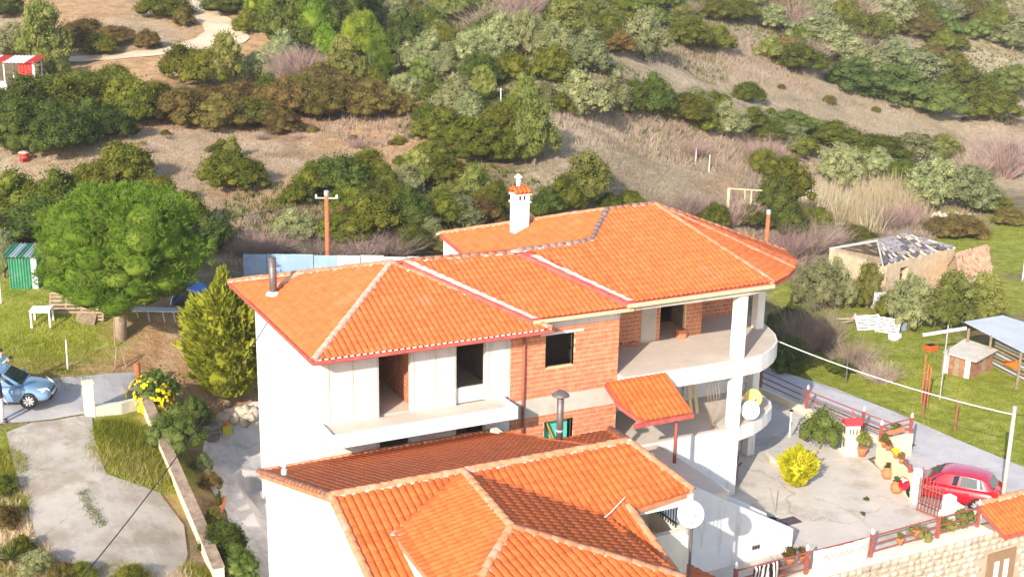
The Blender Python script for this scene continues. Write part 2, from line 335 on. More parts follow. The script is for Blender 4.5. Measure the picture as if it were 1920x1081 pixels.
nx, ny = len(GX), len(GY)
idx = np.arange(nx*ny).reshape(nx, ny)
a, b, c, d = idx[:-1,:-1].ravel(), idx[1:,:-1].ravel(), idx[1:,1:].ravel(), idx[:-1,1:].ravel()
tri = np.concatenate([np.stack([a,b,c],1), np.stack([a,c,d],1)])
# ground cover by place: x = green turf, y = straw / dry grass, z = bare earth   (pixel, pixel, radius m, weight)
COVER = {0: [(1600,600,5,1),(1640,650,7,1),(1560,650,4,.8),(1500,560,3,.6),(1880,470,9,1),(1860,430,7,1),(1800,760,7,1),(1700,740,6,.9),(1900,700,6,1),(1640,720,5,.9),(1880,560,5,.9),(1850,800,6,1),
 (60,560,5,1),(90,605,3,.9),(20,625,3,.8),(230,830,3,.9),(260,860,2,.8),(10,860,2,.8),(1330,310,3,.25)],
 1: [(450,260,9,1),(330,260,8,1),(600,250,9,.9),(700,270,7,.9),(450,400,6,1),(380,340,6,1),(520,380,5,1),(300,120,7,.7),(280,30,9,.8),(230,60,8,.7),(60,60,12,.9),(100,290,5,.9),(200,290,5,.7),
 (1150,240,10,.9),(1250,250,10,1),(1100,230,6,.9),(1350,260,9,.8),(1300,110,12,1),(1400,110,13,1),(1250,140,8,.9),(1500,190,14,1),(1600,210,15,1),(1700,240,15,1),(1800,270,16,1),(1450,150,12,1),(1880,300,15,.9),(1640,380,8,1),(1560,440,7,.8),(1700,400,8,.8),(1250,330,8,.9),(1180,370,7,.9),(1200,300,7,.9),(1300,330,6,.8),(1850,150,18,.9),(1050,240,5,.9),(1380,330,6,.7),(30,900,3,.7),(60,1000,2.5,.6)],
 2: [(640,240,4,.9),(700,260,5,.9),(760,290,5,.9),(740,270,4,1),(520,350,3,1),(540,380,2.5,1),(100,10,8,1),(150,20,7,1),(10,60,5,1),(440,75,6,.9),(470,85,5,.8),(400,40,5,.8),(1830,800,3,.8),(1640,690,3,.7),(1750,700,3,.6),(1900,770,4,.7),(260,120,5,.8),(290,150,4,.9),(560,240,5,.7),(200,660,4,.9),(60,680,3,.9),(110,665,3,.9),(10,690,3,.8),(250,660,5,1),(300,640,4,.9),(350,630,4,.7),(150,690,3,.8),(280,225,4,.8),(750,190,5,.8),(1060,160,3,.8),(1330,330,3,.9),(230,950,2,.8),(300,900,2,.8),(1500,650,3,.4),(1760,790,3,.6)]}
cov = np.zeros((nx, ny, 3))
for ch, L_ in COVER.items():
    for x_, y_, r_, w_ in L_:
        p = at(x_, y_); wv = vnoise(GXX*.45+ch*7, GYY*.45)*.9+.55
        g_ = w_*np.exp(-((GXX-p[0])**2+(GYY-p[1])**2)/(r_*r_)/wv)
        cov[...,ch] = np.maximum(cov[...,ch], g_)
me = npmesh('terrain', np.stack([GXX.ravel(), GYY.ravel(), GZ.ravel()], 1), tri, 'dirt', smooth=True)
ca = me.color_attributes.new('cover', 'FLOAT_COLOR', 'POINT')
ca.data.foreach_set('color', np.concatenate([np.clip(cov.reshape(-1,3),0,1), np.ones((nx*ny,1))], 1).astype(np.float32).ravel())
def terrain_mat():
    m, N, L, P = nodes('hillside')
    g = N.new('ShaderNodeNewGeometry'); at_ = N.new('ShaderNodeAttribute'); at_.attribute_name = 'cover'
    sep = N.new('ShaderNodeSeparateColor'); L.new(at_.outputs['Color'], sep.inputs[0])
    def noise(s, det=4, ro=.65):
        n = N.new('ShaderNodeTexNoise'); n.inputs['Scale'].default_value = s; n.inputs['Detail'].default_value = det; n.inputs['Roughness'].default_value = ro
        L.new(g.outputs['Position'], n.inputs['Vector']); return n.outputs['Fac']
    def ramp(f, *st):
        r = N.new('ShaderNodeValToRGB'); e = r.color_ramp.elements
        e[0].position, e[0].color = st[0][0], rgba(st[0][1]); e[1].position, e[1].color = st[-1][0], rgba(st[-1][1])
        for p, c in st[1:-1]: k = e.new(p); k.color = rgba(c)
        L.new(f, r.inputs['Fac']); return r.outputs['Color']
    base = ramp(noise(.8), (.3,(.15,.115,.06)), (.5,(.24,.185,.10)), (.7,(.35,.27,.17)))
    straw = ramp(noise(1.3), (.28,(.30,.235,.145)), (.5,(.44,.35,.235)), (.72,(.56,.46,.325)))
    turf = ramp(noise(1.6), (.3,(.17,.20,.022)), (.5,(.26,.285,.038)), (.72,(.42,.39,.12)))
    earth = ramp(noise(1.1), (.3,(.34,.19,.09)), (.5,(.47,.29,.15)), (.7,(.58,.40,.24)))
    out = base
    nf = noise(2.2, 5, .75)
    for ch, c in ((1, straw), (2, earth), (0, turf)):
        ad = N.new('ShaderNodeMath'); ad.operation = 'MULTIPLY_ADD'; L.new(nf, ad.inputs[0]); ad.inputs[1].default_value = .9; ad.inputs[2].default_value = -.45
        s2 = N.new('ShaderNodeMath'); s2.operation = 'ADD'; L.new(sep.outputs[ch], s2.inputs[0]); L.new(ad.outputs[0], s2.inputs[1])
        mr = N.new('ShaderNodeMapRange'); mr.inputs[1].default_value = .22; mr.inputs[2].default_value = .5; L.new(s2.outputs[0], mr.inputs[0])
        mx = N.new('ShaderNodeMixRGB'); L.new(mr.outputs[0], mx.inputs[0]); L.new(out, mx.inputs[1]); L.new(c, mx.inputs[2]); out = mx.outputs[0]
    L.new(out, P.inputs['Base Color']); P.inputs['Roughness'].default_value = 1.0; P.inputs['Specular IOR Level'].default_value = .1
    b = N.new('ShaderNodeBump'); b.inputs['Strength'].default_value = 1.0; b.inputs['Distance'].default_value = .22
    L.new(noise(3.5, 5, .75), b.inputs['Height']); L.new(b.outputs['Normal'], P.inputs['Normal'])
    return m
me.materials.clear(); me.materials.append(terrain_mat())
tag(link('terrain', me), 'dry scrubby hillside and fields around the houses', kind='structure')

def drape(name, poly, m, off=0.03, step=0.5, flat=None):
    """sheet following the ground over a plan polygon"""
    bm = bmesh.new(); vs = [bm.verts.new((p[0], p[1], 0)) for p in poly]
    for t in tessellate_polygon([[Vector((p[0], p[1], 0)) for p in poly]]): bm.faces.new([vs[i] for i in t])
    xs = [p[0] for p in poly]; ys = [p[1] for p in poly]
    for ax, lo, hi in ((0, min(xs), max(xs)), (1, min(ys), max(ys))):
        k = math.ceil(lo/step)*step
        while k < hi:
            n = [0,0,0]; n[ax] = 1; c = [0,0,0]; c[ax] = k
            bmesh.ops.bisect_plane(bm, geom=bm.verts[:]+bm.edges[:]+bm.faces[:], dist=1e-4, plane_co=c, plane_no=n); k += step
    bmesh.ops.triangulate(bm, faces=bm.faces[:])
    for v in bm.verts: v.co.z = (gz(v.co.x, v.co.y)+off) if flat is None else flat
    bmesh.ops.recalc_face_normals(bm, faces=bm.faces[:])
    if sum(f.normal.z for f in bm.faces) < 0: bmesh.ops.reverse_faces(bm, faces=bm.faces[:])
    me = bpy.data.meshes.new(name); bm.to_mesh(me); bm.free(); me.materials.append(M[m])
    return link(name, me)
def pix(*pts): return [at(x, y)[:2] for x, y in pts]
tag(drape('asphalt_road', pix((-60,705),(100,709),(180,703),(262,699),(262,742),(170,775),(100,786),(40,792),(-60,800)), 'asphalt', .035), 'patched grey asphalt lane behind the low wall', kind='structure')
tag(drape('driveway', pix((12,812),(60,793),(110,788),(172,778),(180,840),(200,890),(245,905),(300,925),(345,985),(352,1040),(330,1120),(150,1120),(120,1060),(70,1010),(50,940),(28,880)), 'drive', .05), 'cracked pale concrete driveway', kind='structure')
tag(drape('side_paving', pix((385,800),(420,770),(478,752),(560,760),(560,1100),(480,1100),(440,1040),(425,960),(385,900),(380,850)), 'paving', .04), 'pale worn paving beside the house', kind='structure')
tag(drape('dirt_track', pix((125,107),(215,102),(290,94),(330,84),(368,72),(384,60),(380,48),(362,34),(343,20),(335,4),(325,-14),(362,-14),(372,2),(392,14),(420,28),(446,44),(462,60),(468,72),(455,82),(425,88),(385,93),(330,100),(280,106),(215,112),(130,116)), 'dirt', .06, 1.1), 'pale dirt track winding up the hillside', kind='structure')
tag(drape('patio', [(10.5,-7.0),(24.9,-7.0),(24.4,-4.2),(25.8,.1),(28.9,.5),(28.4,7.4),(29.1,11.5),(24,13),(16,9),(12,2),(9,0),(9,-7)], 'patio', flat=0.0, step=4), 'stained concrete patio beside the house', kind='structure')
tag(drape('lane', [(24.5,-4.1),(24.9,-6.9),(32.4,-6.9),(31.6,-4),(31.3,0),(31.2,4),(30.8,8),(29.6,12.6),(27.5,16.5),(25.5,15.5),(28.0,11.5),(28.5,7.2),(29.0,.35),(25.9,-.1)], 'lane', flat=0.012, step=4), 'sunlit grey lane between the patio fence and the field', kind='structure')
# ------------------------------------------------------------------ tiled roofs
TW, TL, TOV = 0.228, 0.34, 0.06
_PU = np.array([0.0,.045,.11,.29,.5,.71,.89,.955,1.0])*TW
_PH = np.array([-.014,-.004,.026,.043,.048,.043,.026,-.004,-.014])
def tile_geo():
    V = []; F = []; n = len(_PU)
    for k, (v, dz) in enumerate(((0.0, .030), (TL+TOV, .004))):
        for u, h in zip(_PU, _PH): V.append((u, v, h+dz))
    for u, h in zip(_PU, _PH): V.append((u, 0.0, h+.030-.022))
    for i in range(n-1):
        F.append((i, i+1, n+i+1, n+i)); F.append((2*n+i, 2*n+i+1, i+1, i))
    return np.array(V), F
TV, TF = tile_geo()
def clip_poly(P, E):
    """P list of (u,v,h); E convex ccw polygon edges (a, b)"""
    for a, b in E:
        nx_, ny_ = -(b[1]-a[1]), b[0]-a[0]; out = []
        d = [(p[0]-a[0])*nx_+(p[1]-a[1])*ny_ for p in P]
        for i in range(len(P)):
            j = (i+1) % len(P)
            if d[i] >= 0: out.append(P[i])
            if (d[i] >= 0) != (d[j] >= 0):
                t = d[i]/(d[i]-d[j]); out.append(tuple(P[i][k]+(P[j][k]-P[i][k])*t for k in range(3)))
        P = out
        if len(P) < 3: return []
    return P
class Roof:
    def __init__(s, parent, name='roof', tilemat='terracotta', deckmat='fascia'):
        s.root = None; s.parent = parent; s.name = name; s.full = []; s.V = []; s.F = []; s.tm = tilemat; s.deck = MB(); s.dm = deckmat
    def face(s, O, d2, slope, poly, deck=True, tiles=True, thick=.14):
        """O point on the eave line, d2 plan direction of fall, poly convex plan polygon (counter-clockwise)"""
        O = np.array(O, float); d2 = np.array(d2, float); d2 /= np.hypot(*d2); q = math.sqrt(1+slope*slope)
        e = np.array([-d2[1], d2[0], 0]); t = np.array([-d2[0], -d2[1], slope])/q; n = np.cross(e, t)
        uv = [(float((np.array(p)-O[:2])@e[:2]), float(-(np.array(p)-O[:2])@d2)*q) for p in poly]
        ar = sum(uv[i][0]*uv[(i+1)%len(uv)][1]-uv[(i+1)%len(uv)][0]*uv[i][1] for i in range(len(uv)))
        if ar < 0: uv = uv[::-1]
        E = [(uv[i], uv[(i+1)%len(uv)]) for i in range(len(uv))]
        us = [a[0] for a in uv]; vs = [a[1] for a in uv]
        ins = lambda u, v: all(-(b[1]-a[1])*(u-a[0])+(b[0]-a[0])*(v-a[1]) >= -1e-6 for a, b in E)
        if tiles:
            for i in range(math.floor(min(us)/TW), math.ceil(max(us)/TW)):
                for j in range(math.floor(min(vs)/TL), math.ceil(max(vs)/TL)):
                    u0, v0 = i*TW, j*TL
                    c = [ins(u0, v0), ins(u0+TW, v0), ins(u0+TW, v0+TL), ins(u0, v0+TL)]
                    loc = O + e*u0 + t*v0
                    if all(c): s.full.append((loc, e, t, n)); continue
                    for f in TF:
                        P = clip_poly([(TV[k][0]+u0, TV[k][1]+v0, TV[k][2]) for k in f], E)
                        if P:
                            b = len(s.V); s.V += [tuple(O+e*p[0]+t*p[1]+n*p[2]) for p in P]; s.F.append(tuple(range(b, b+len(P))))
        if deck:
            P3 = [O+e*u+t*v-n*.032 for u, v in uv]; k = len(P3); b = [p-np.array([0,0,thick]) for p in P3]
            s.deck.add(P3+b, [tuple(range(k)), tuple(range(2*k-1, k-1, -1))]+[(k+i, k+(i+1)%k, (i+1)%k, i) for i in range(k)])
    def finish(s, limit=300):
        rt = s.deck.build(s.name, s.dm, s.parent); s.root = rt
        def score(a):
            x, y, d = pj(a[0]); return d + (0 if (0 < x < 1920 and 0 < y < 1081) else 1000)
        s.full.sort(key=score)
        me = bpy.data.meshes.new('tile'); me.from_pydata([tuple(v) for v in TV], [], TF); me.materials.append(M[s.tm]); me.update()
        for p in me.polygons: p.use_smooth = True
        for loc, e, t, n in s.full[:limit]:
            o = link('tile', me, rt); j = RND.uniform(-.006,.006); up = n*(.002+RND.random()*.004); l2 = loc+up+t*j
            o.matrix_local = Matrix(((e[0],t[0],n[0],l2[0]),(e[1],t[1],n[1],l2[1]),(e[2],t[2],n[2],l2[2]),(0,0,0,1)))
        V, F = s.V, s.F
        for loc, e, t, n in s.full[limit:]:
            b = len(V); up = n*(.002+RND.random()*.004)+t*RND.uniform(-.006,.006); V += [tuple(loc+up+e*p[0]+t*p[1]+n*p[2]) for p in TV]; F += [tuple(b+i for i in f) for f in TF]
        me = bpy.data.meshes.new('tile_field'); me.from_pydata(V, [], F); me.materials.append(M[s.tm]); me.update()
        me.polygons.foreach_set('use_smooth', [True]*len(me.polygons))
        tag(link('tile_field', me, rt), kind='stuff'); return rt
def cap_mesh(mname, r=.125, ln=.42):
    V = []; F = []; n = 7
    for k, (x, rr) in enumerate(((0, r), (ln, r*.84))):
        for j in range(n):
            a = math.pi*(-.08+1.16*j/(n-1)); V.append((x, rr*math.cos(a), rr*math.sin(a)*.8-.02))
    for j in range(n):
        a = math.pi*(-.08+1.16*j/(n-1)); V.append((0, (r-.025)*math.cos(a), (r-.025)*math.sin(a)*.8-.02))
    for j in range(n-1): F += [(j, n+j, n+j+1, j+1), (2*n+j, j, j+1, 2*n+j+1)]
    me = bpy.data.meshes.new('ridge_tile'); me.from_pydata(V, [], F); me.materials.append(M[mname]); me.update()
    for p in me.polygons: p.use_smooth = True
    return me
CAPS = {k: cap_mesh(k) for k in ('cap', 'capdusty')}
def caps(rt, pts, m='cap', lift=.05, mortar=True, step=.375):
    pts = [Vector(p) for p in pts]; mb = MB()
    for p, q in zip(pts, pts[1:]):
        d = q-p; L_ = d.length; d.normalize(); k = max(1, round(L_/step)); st = L_/k
        y = Vector((0,0,1)).cross(d).normalized(); z = d.cross(y)
        for i in range(k):
            l = p+d*(st*i)+z*(lift+RND.uniform(-.008,.012)); yy = (y+d*RND.uniform(-.05,.05)).normalized(); dd = yy.cross(z).normalized()
            o = link('ridge_tile', CAPS[m], rt)
            o.matrix_local = Matrix(((dd.x,yy.x,z.x,l.x),(dd.y,yy.y,z.y,l.y),(dd.z,yy.z,z.z,l.z),(0,0,0,1)))
            if mortar:
                c = p+d*(st*(i+RND.random())); w_ = RND.uniform(.13,.19); h_ = RND.uniform(.05,.085); ln = RND.uniform(.1,.3)
                mb.add([c+y*w_-z*.03, c-y*w_-z*.03, c-y*.07+z*h_, c+y*.07+z*h_]+[c+d*ln+y*w_*.9-z*.03, c+d*ln-y*w_*.9-z*.03, c+d*ln-y*.07+z*h_, c+d*ln+y*.07+z*h_],
                       [(0,1,2,3),(7,6,5,4),(0,3,7,4),(1,5,6,2),(3,2,6,7)])
        if mortar: mb.add([p+y*.12-z*.03, p-y*.12-z*.03, p+z*.06, q+y*.12-z*.03, q-y*.12-z*.03, q+z*.06], [(0,2,5,3),(2,1,4,5)])
    if mortar: mb.build('ridge_mortar', 'mortar', rt)

# ------------------------------------------------------------------ brickwork
BL, BH, JT = 0.372, 0.180, 0.027
def brick_wall(parent, name, p0, ex, length, z0, z1, holes=(), individual=True, depth=.2, face=1.0):
    """wall in a vertical plane; p0 plan start, ex plan direction; the front looks towards -y of (ex); holes (a0,a1,z0,z1)"""
    ex = np.array(ex, float); nrm = np.array([ex[1], -ex[0]])*face     # outward
    def P(a, z, o): q = np.array(p0)+ex*a+nrm*o; return (q[0], q[1], z)
    mb = MB()
    def slab(a0, a1, b0, b1):
        if a1-a0 < .01 or b1-b0 < .01: return
        v = [P(a0,b0,-.012),P(a1,b0,-.012),P(a1,b0,-depth),P(a0,b0,-depth),P(a0,b1,-.012),P(a1,b1,-.012),P(a1,b1,-depth),P(a0,b1,-depth)]
        mb.add(v, [(0,3,2,1),(4,5,6,7),(0,1,5,4),(1,2,6,5),(2,3,7,6),(3,0,4,7)])
    xs = sorted({0, length}|{h[0] for h in holes}|{h[1] for h in holes}); zs = sorted({z0, z1}|{h[2] for h in holes}|{h[3] for h in holes})
    inh = lambda a, z: any(h[0]-1e-6 < a < h[1]+1e-6 and h[2]-1e-6 < z < h[3]+1e-6 for h in holes)
    for a0, a1 in zip(xs, xs[1:]):
        for b0, b1 in zip(zs, zs[1:]):
            if not inh((a0+a1)/2, (b0+b1)/2): slab(a0, a1, b0, b1)
    wall = mb.build(name, 'brickmortar', parent)
    me0 = MB().box(0,-.5,0,1,.5,1).mesh('brick', 'brick'); extra = MB(); r = 0; z = z0+JT/2
    while z+.03 < z1:
        h = min(BH-JT, z1-z-.004); a = -(BL/2 if r % 2 else 0)+RND.uniform(-.03,.03)
        while a < length:
            l = BL-JT+RND.uniform(-.03,.03); segs = [(max(a, .004), min(a+l, length-.004))]
            for hh in holes:
                if z+h*.5 > hh[2] and z+h*.5 < hh[3]:
                    ns = []
                    for s0, s1 in segs:
                        if s1 <= hh[0] or s0 >= hh[1]: ns.append((s0, s1))
                        else:
                            if s0 < hh[0]: ns.append((s0, hh[0]))
                            if s1 > hh[1]: ns.append((hh[1], s1))
                    segs = ns
            for s0, s1 in segs:
                if s1-s0 < .05: continue
                o_ = RND.uniform(-.004,.006)
                if individual:
                    ob = link('brick', me0, wall); q = P(s0, z+RND.uniform(-.003,.003), -.02+o_)
                    ob.matrix_local = Matrix(((ex[0]*(s1-s0), -nrm[0]*.055, 0, q[0]),(ex[1]*(s1-s0), -nrm[1]*.055, 0, q[1]),(0,0,h,q[2]),(0,0,0,1)))
                else:
                    v = [P(s0,z,o_),P(s1,z,o_),P(s1,z,-.03),P(s0,z,-.03),P(s0,z+h,o_),P(s1,z+h,o_),P(s1,z+h,-.03),P(s0,z+h,-.03)]
                    extra.add(v, [(0,3,2,1),(4,5,6,7),(0,1,5,4),(1,2,6,5),(3,0,4,7)])
            a += l+JT
        z += BH; r += 1
    if extra.v: tag(extra.build('bricks', 'brick', wall), kind='stuff')
    return wall

# ------------------------------------------------------------------ the unfinished three storey house
H = thing('house', 'unfinished three storey house of white plaster and bare brick under orange tiled hip roofs', 'house')
E_W, A_W = 8.54, (4.25, 3.75, 8.54+.4*4.65)
mb = MB(); mb.box(0,0,-.2, .25,7.7,8.5); mb.box(0.25,7.45,-.2, 7.5,7.7,8.5)
mb.build('side_wall', 'plaster', H)
mb = MB()
for a0, a1 in ((.25,2.3),(3.53,5.3),(6.5,7.5)): mb.box(a0,.004,5.8, a1,.254,8.2)
mb.box(.25,.004,8.2, 7.5,.254,8.62)
mb.box(5.3,.14,5.8, 6.5,.25,6.38)
mb.build('front_wall', 'rawplaster', H)
mb = MB()
for a0, a1 in ((.25,2.3),(3.5,5.3),(6.5,7.5)): mb.box(a0,.004,-.2, a1,.25,5.3)
mb.box(.25,.004,5.3, 7.5,.25,5.56); mb.box(2.3,.02,-.2, 3.5,.25,3.0); mb.box(5.3,.02,-.2, 6.5,.25,3.0)
mb.build('lower_wall', 'plaster', H)
for x in (.45,1.32,2.22,3.60,4.45,5.22,6.60): MB().box(x,-.012,5.82, x+.04,.004,8.4).build('render_joint', 'concrete', H)
mb = MB().box(.25,.25,5.5, 7.4,7.45,5.79); mb.build('floor_slab', 'floorconc', H)
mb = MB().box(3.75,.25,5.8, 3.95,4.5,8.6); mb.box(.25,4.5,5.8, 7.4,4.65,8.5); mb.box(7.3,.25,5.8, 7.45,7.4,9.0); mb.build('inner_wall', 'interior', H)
brick_wall(H, 'inner_brick_wall', (3.745, 3.9), (0,-1), 3.62, 5.8, 8.4, individual=False, face=1.0)
# balcony of the left wing
mb = MB().box(.05,-1.25,5.5, 7.1,.0,5.8); mb.build('balcony_slab', 'floorconc', H)
mb = MB(); mb.box(.0,-1.38,5.45, 7.16,-1.18,5.93); mb.box(.0,-1.18,5.45, .2,-.002,5.93); mb.box(6.96,-1.18,5.45, 7.16,-.002,5.93)
mb.build('balcony_kerb', 'whitepaint', H, bevel=.02)
# brick block
brick_wall(H, 'brick_wall', (7.5, 0), (1,0), 4.7, 5.57, 8.30, [(1.47,2.70,6.68,8.0)])
brick_wall(H, 'lower_brick_wall', (7.5, 0), (1,0), 4.7, 2.9, 4.83, [(1.5,2.75,3.5,4.6)])
mb = MB().box(7.45,-.03,4.83, 12.24,.22,5.57); mb.build('floor_band', 'concrete', H)
mb = MB().box(7.5,-.012,8.30, 12.22,.22,8.76); mb.build('ring_beam', 'plaster', H)
mb = MB().box(8.75,-.02,8.0, 10.6,.2,8.10); mb.build('lintel', 'plaster', H)
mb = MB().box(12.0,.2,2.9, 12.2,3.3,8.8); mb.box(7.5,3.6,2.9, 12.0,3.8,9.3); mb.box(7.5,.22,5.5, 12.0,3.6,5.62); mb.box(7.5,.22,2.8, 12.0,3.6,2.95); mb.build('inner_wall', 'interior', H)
mb = MB().box(10.2,-.002,6.66, 10.235,.19,8.02); mb.box(8.965,-.006,6.655, 10.2,.19,6.69); mb.build('window_frame', 'eavewood', H)
mb = MB().box(10.25,-.004,3.48, 10.285,.19,4.62); mb.box(8.95,-.004,3.46, 10.25,.19,3.5); mb.build('window_frame', 'eavewood', H)
mb = MB().box(9.05,.35,3.0, 10.2,.4,4.55); mb.build('curtain', mat('turquoise_sheet', (0.10,0.55,0.42), .8, .2, 3.0), H)
mb = MB().bar((9.15,.3,4.5), (9.75,.3,3.2), .3, .05); mb.build('leaning_board', mat('ochre_board', (0.55,0.30,0.05), .8, .2, 4.0), H)
mb = MB().tube([(8.02,-.09,8.75),(8.02,-.09,2.9)], .055, 8); mb.build('downpipe', 'redmetal', H, smooth=True)
# right wing: storeys, columns, rounded balconies
CUR2 = [(18.06,-.5),(18.96,-.36),(19.6,-.02),(20.19,.38),(20.79,.93),(21.32,1.75),(21.69,2.70),(21.94,3.5),(22.0,5.3)]
mb = MB().prism([(12.2,-.5)]+CUR2+[(12.2,5.3)], 5.28, 6.0); s2 = mb.build('balcony_slab', 'plaster', H)
def inset(P, d):
    c = np.mean(np.array(P), 0); return [tuple(np.array(p)+(c-np.array(p))/np.linalg.norm(c-np.array(p))*d) for p in P]
mb = MB().prism([(12.25,-.44),(18.02,-.44),(18.93,-.30),(19.56,.03),(20.13,.43),(20.73,.97),(21.25,1.78),(21.62,2.72),(21.87,3.5),(21.9,5.2),(12.25,5.2)], 6.0, 6.012); mb.build('balcony_floor', 'floorconc', H)
CUR1 = [(17.97,-.46),(18.9,-.22),(19.6,.12),(20.18,.48),(20.76,.93),(21.13,1.5),(21.3,2.2),(21.35,5.2)]
mb = MB().prism([(9.5,-.46)]+CUR1+[(9.5,5.2)], 2.42, 3.0); mb.build('terrace_slab', 'plaster', H)
mb = MB().prism([(9.6,-.38),(17.95,-.38),(18.85,-.14),(19.55,.2),(20.1,.55),(20.66,.98),(21.02,1.54),(21.2,2.2),(21.2,5.1),(9.6,5.1)], 3.0, 3.012); mb.build('terrace_floor', 'floorconc', H)
mb = MB().box(9.4,-5.3,2.6, 13.9,-.47,2.96); mb.build('landing', 'floorconc', H)
mb = MB().box(17.52,-.47,0, 17.97,-.05,8.74); mb.build('column', 'plaster', H, bevel=.015)
mb = MB().box(20.95,2.62,0, 21.35,3.02,8.74); mb.build('column', 'plaster', H, bevel=.015)
mb = MB().box(17.6,3.1,3.0, 17.9,3.4,5.28); mb.build('column', 'plaster', H)
mb = MB().prism([(12.2,-.56),(18.0,-.56),(19.2,-.3),(20.3,.55),(21.1,1.5),(21.5,2.7),(21.6,5.2),(21.3,5.2),(21.1,2.8),(20.75,1.7),(20.05,.82),(19.05,.02),(17.95,-.22),(12.2,-.22)], 8.72, 9.06); mb.build('eave_beam', 'concrete', H)
brick_wall(H, 'recess_wall', (12.2, 3.05), (1,0), 6.1, 6.0, 8.75, [(.75,1.75,7.55,8.4),(3.95,5.25,6.0,8.35)], individual=False)
mb = MB().box(15.2,3.035,6.0, 15.95,3.3,8.75); mb.build('recess_column', 'concrete', H)
brick_wall(H, 'terrace_wall', (18.3, 5.1), (1,0), 3.2, 6.0, 8.75, individual=False)
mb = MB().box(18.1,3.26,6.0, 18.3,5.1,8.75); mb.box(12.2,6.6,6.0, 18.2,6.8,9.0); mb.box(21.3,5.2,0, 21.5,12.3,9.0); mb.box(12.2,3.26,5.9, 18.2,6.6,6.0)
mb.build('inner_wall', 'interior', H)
mb = MB().box(10.3,8.0,0, 10.5,12.6,9.05); mb.box(10.5,12.3,0, 21.3,12.5,9.05); mb.box(7.5,7.4,0, 10.3,7.65,9.0); mb.build('rear_wall', 'cream', H)
mb = MB().box(9.5,3.2,0, 21.0,3.4,5.28); mb.box(14.2,-.44,0, 17.6,-.24,2.42); mb.build('ground_wall', 'whitepaint', H)
mb = MB().box(17.38,3.0,6.0, 17.44,3.06,8.35); mb.build('door_post', 'eavewood', H)
mb = MB().box(16.95,2.75,6.012, 17.35,3.0,6.42); mb.build('hollow_block', 'brick', H, bevel=.02)
mb = MB()
for k in range(14): 
    a = RND.uniform(12.5,14.6); mb.bar((a,2.75+RND.uniform(-.15,.2),6.06+RND.random()*.12), (a+.25,2.8+RND.uniform(-.2,.2),6.06+RND.random()*.12), .09)
mb.build('brick_rubble', 'brick', H)
# roofs
RF = Roof(H, 'roof', 'terracotta_w')
s4 = .4
ax, ay = A_W[0], A_W[1]
RF.face((-.35,-.9,E_W), (0,-1), s4, [(-.35,-.9),(8.75,-.9),(ax,ay)])
RF.face((-.35,-.9,E_W), (-1,0), s4*4.65/4.6, [(-.35,-.9),(ax,ay),(1.75,7.2),(-.35,7.2)])
RF.face((-.35,7.2,E_W-.07), (-1,0), s4*4.65/4.6, [(-.35,7.2),(1.75,7.2),(-.35,10.3)])
RF.face((8.75,-.9,E_W), (1,0), s4, [(8.75,-.9),(8.75,3.0),(ax,ay)])
RF.face((-.35,10.3,E_W), (0,1), .30, [(-.35,10.3),(ax,ay),(9.2,3.4),(9.6,8.8),(5,10.3)], tiles=False)
mid = Roof(H, 'middle_roof', 'terracotta_w')
mid.face((8.4,-.6,8.88), (0,-1), s4, [(8.05,-.6),(12.42,-.6),(9.25,3.25),(4.6,3.4)], tiles=False)
mid.face((8.4,-.6,8.88), (0,-1), s4, [(8.35,-.6),(12.42,-.6),(9.25,3.25),(4.95,3.4)], deck=False)
mid.face((12.42,-.6,8.88), (1,0), .42, [(12.42,-.6),(12.42,3.0),(9.25,3.25)], tiles=False)
big = Roof(H, 'right_roof', 'terracotta_w')
PK1, PK2 = (14.55,5.05,11.42), (16.95,5.15,11.46)
big.face((12.2,-.75,9.10), (0,-1), s4, [(12.7,-.75),(19.1,-.62),(16.95,5.15),(14.55,5.05),(12.7,3.1)])
big.face((12.2,-.75,9.10), (0,-1), s4, [(12.05,-.25),(12.45,-.75),(12.7,-.75),(12.7,3.1),(12.05,3.05)])
big.face((12.2,-.75,9.10), (0,-1), s4, [(12.05,-.75),(12.5,-.75),(12.05,-.2)], tiles=False)
big.face((12.2,-.75,9.10), (0,-1), s4, [(9.15,2.95),(9.5,2.6),(12.05,-.75),(12.05,3.05)], tiles=False)
STEP = [(9.6,2.96),(12.05,-.25),(12.05,3.04)]
big.face((12.2,-.75,9.10), (0,-1), s4, STEP, deck=False)
# faceted right end
PK = np.array(PK2)
RIM = [(19.1,-.62),(20.45,.15),(21.45,.98),(22.3,1.85),(23.1,3.6),(23.2,12.8)]
for i in range(len(RIM)-1):
    a_, b_ = np.array(RIM[i]), np.array(RIM[i+1]); dd = b_-a_; dn = np.array([dd[1], -dd[0]])/np.hypot(*dd)
    run = float((a_-PK[:2])@dn); big.face((a_[0],a_[1],9.10), dn, (PK[2]-9.10)/run, [tuple(a_), tuple(b_), (PK[0],PK[1])])
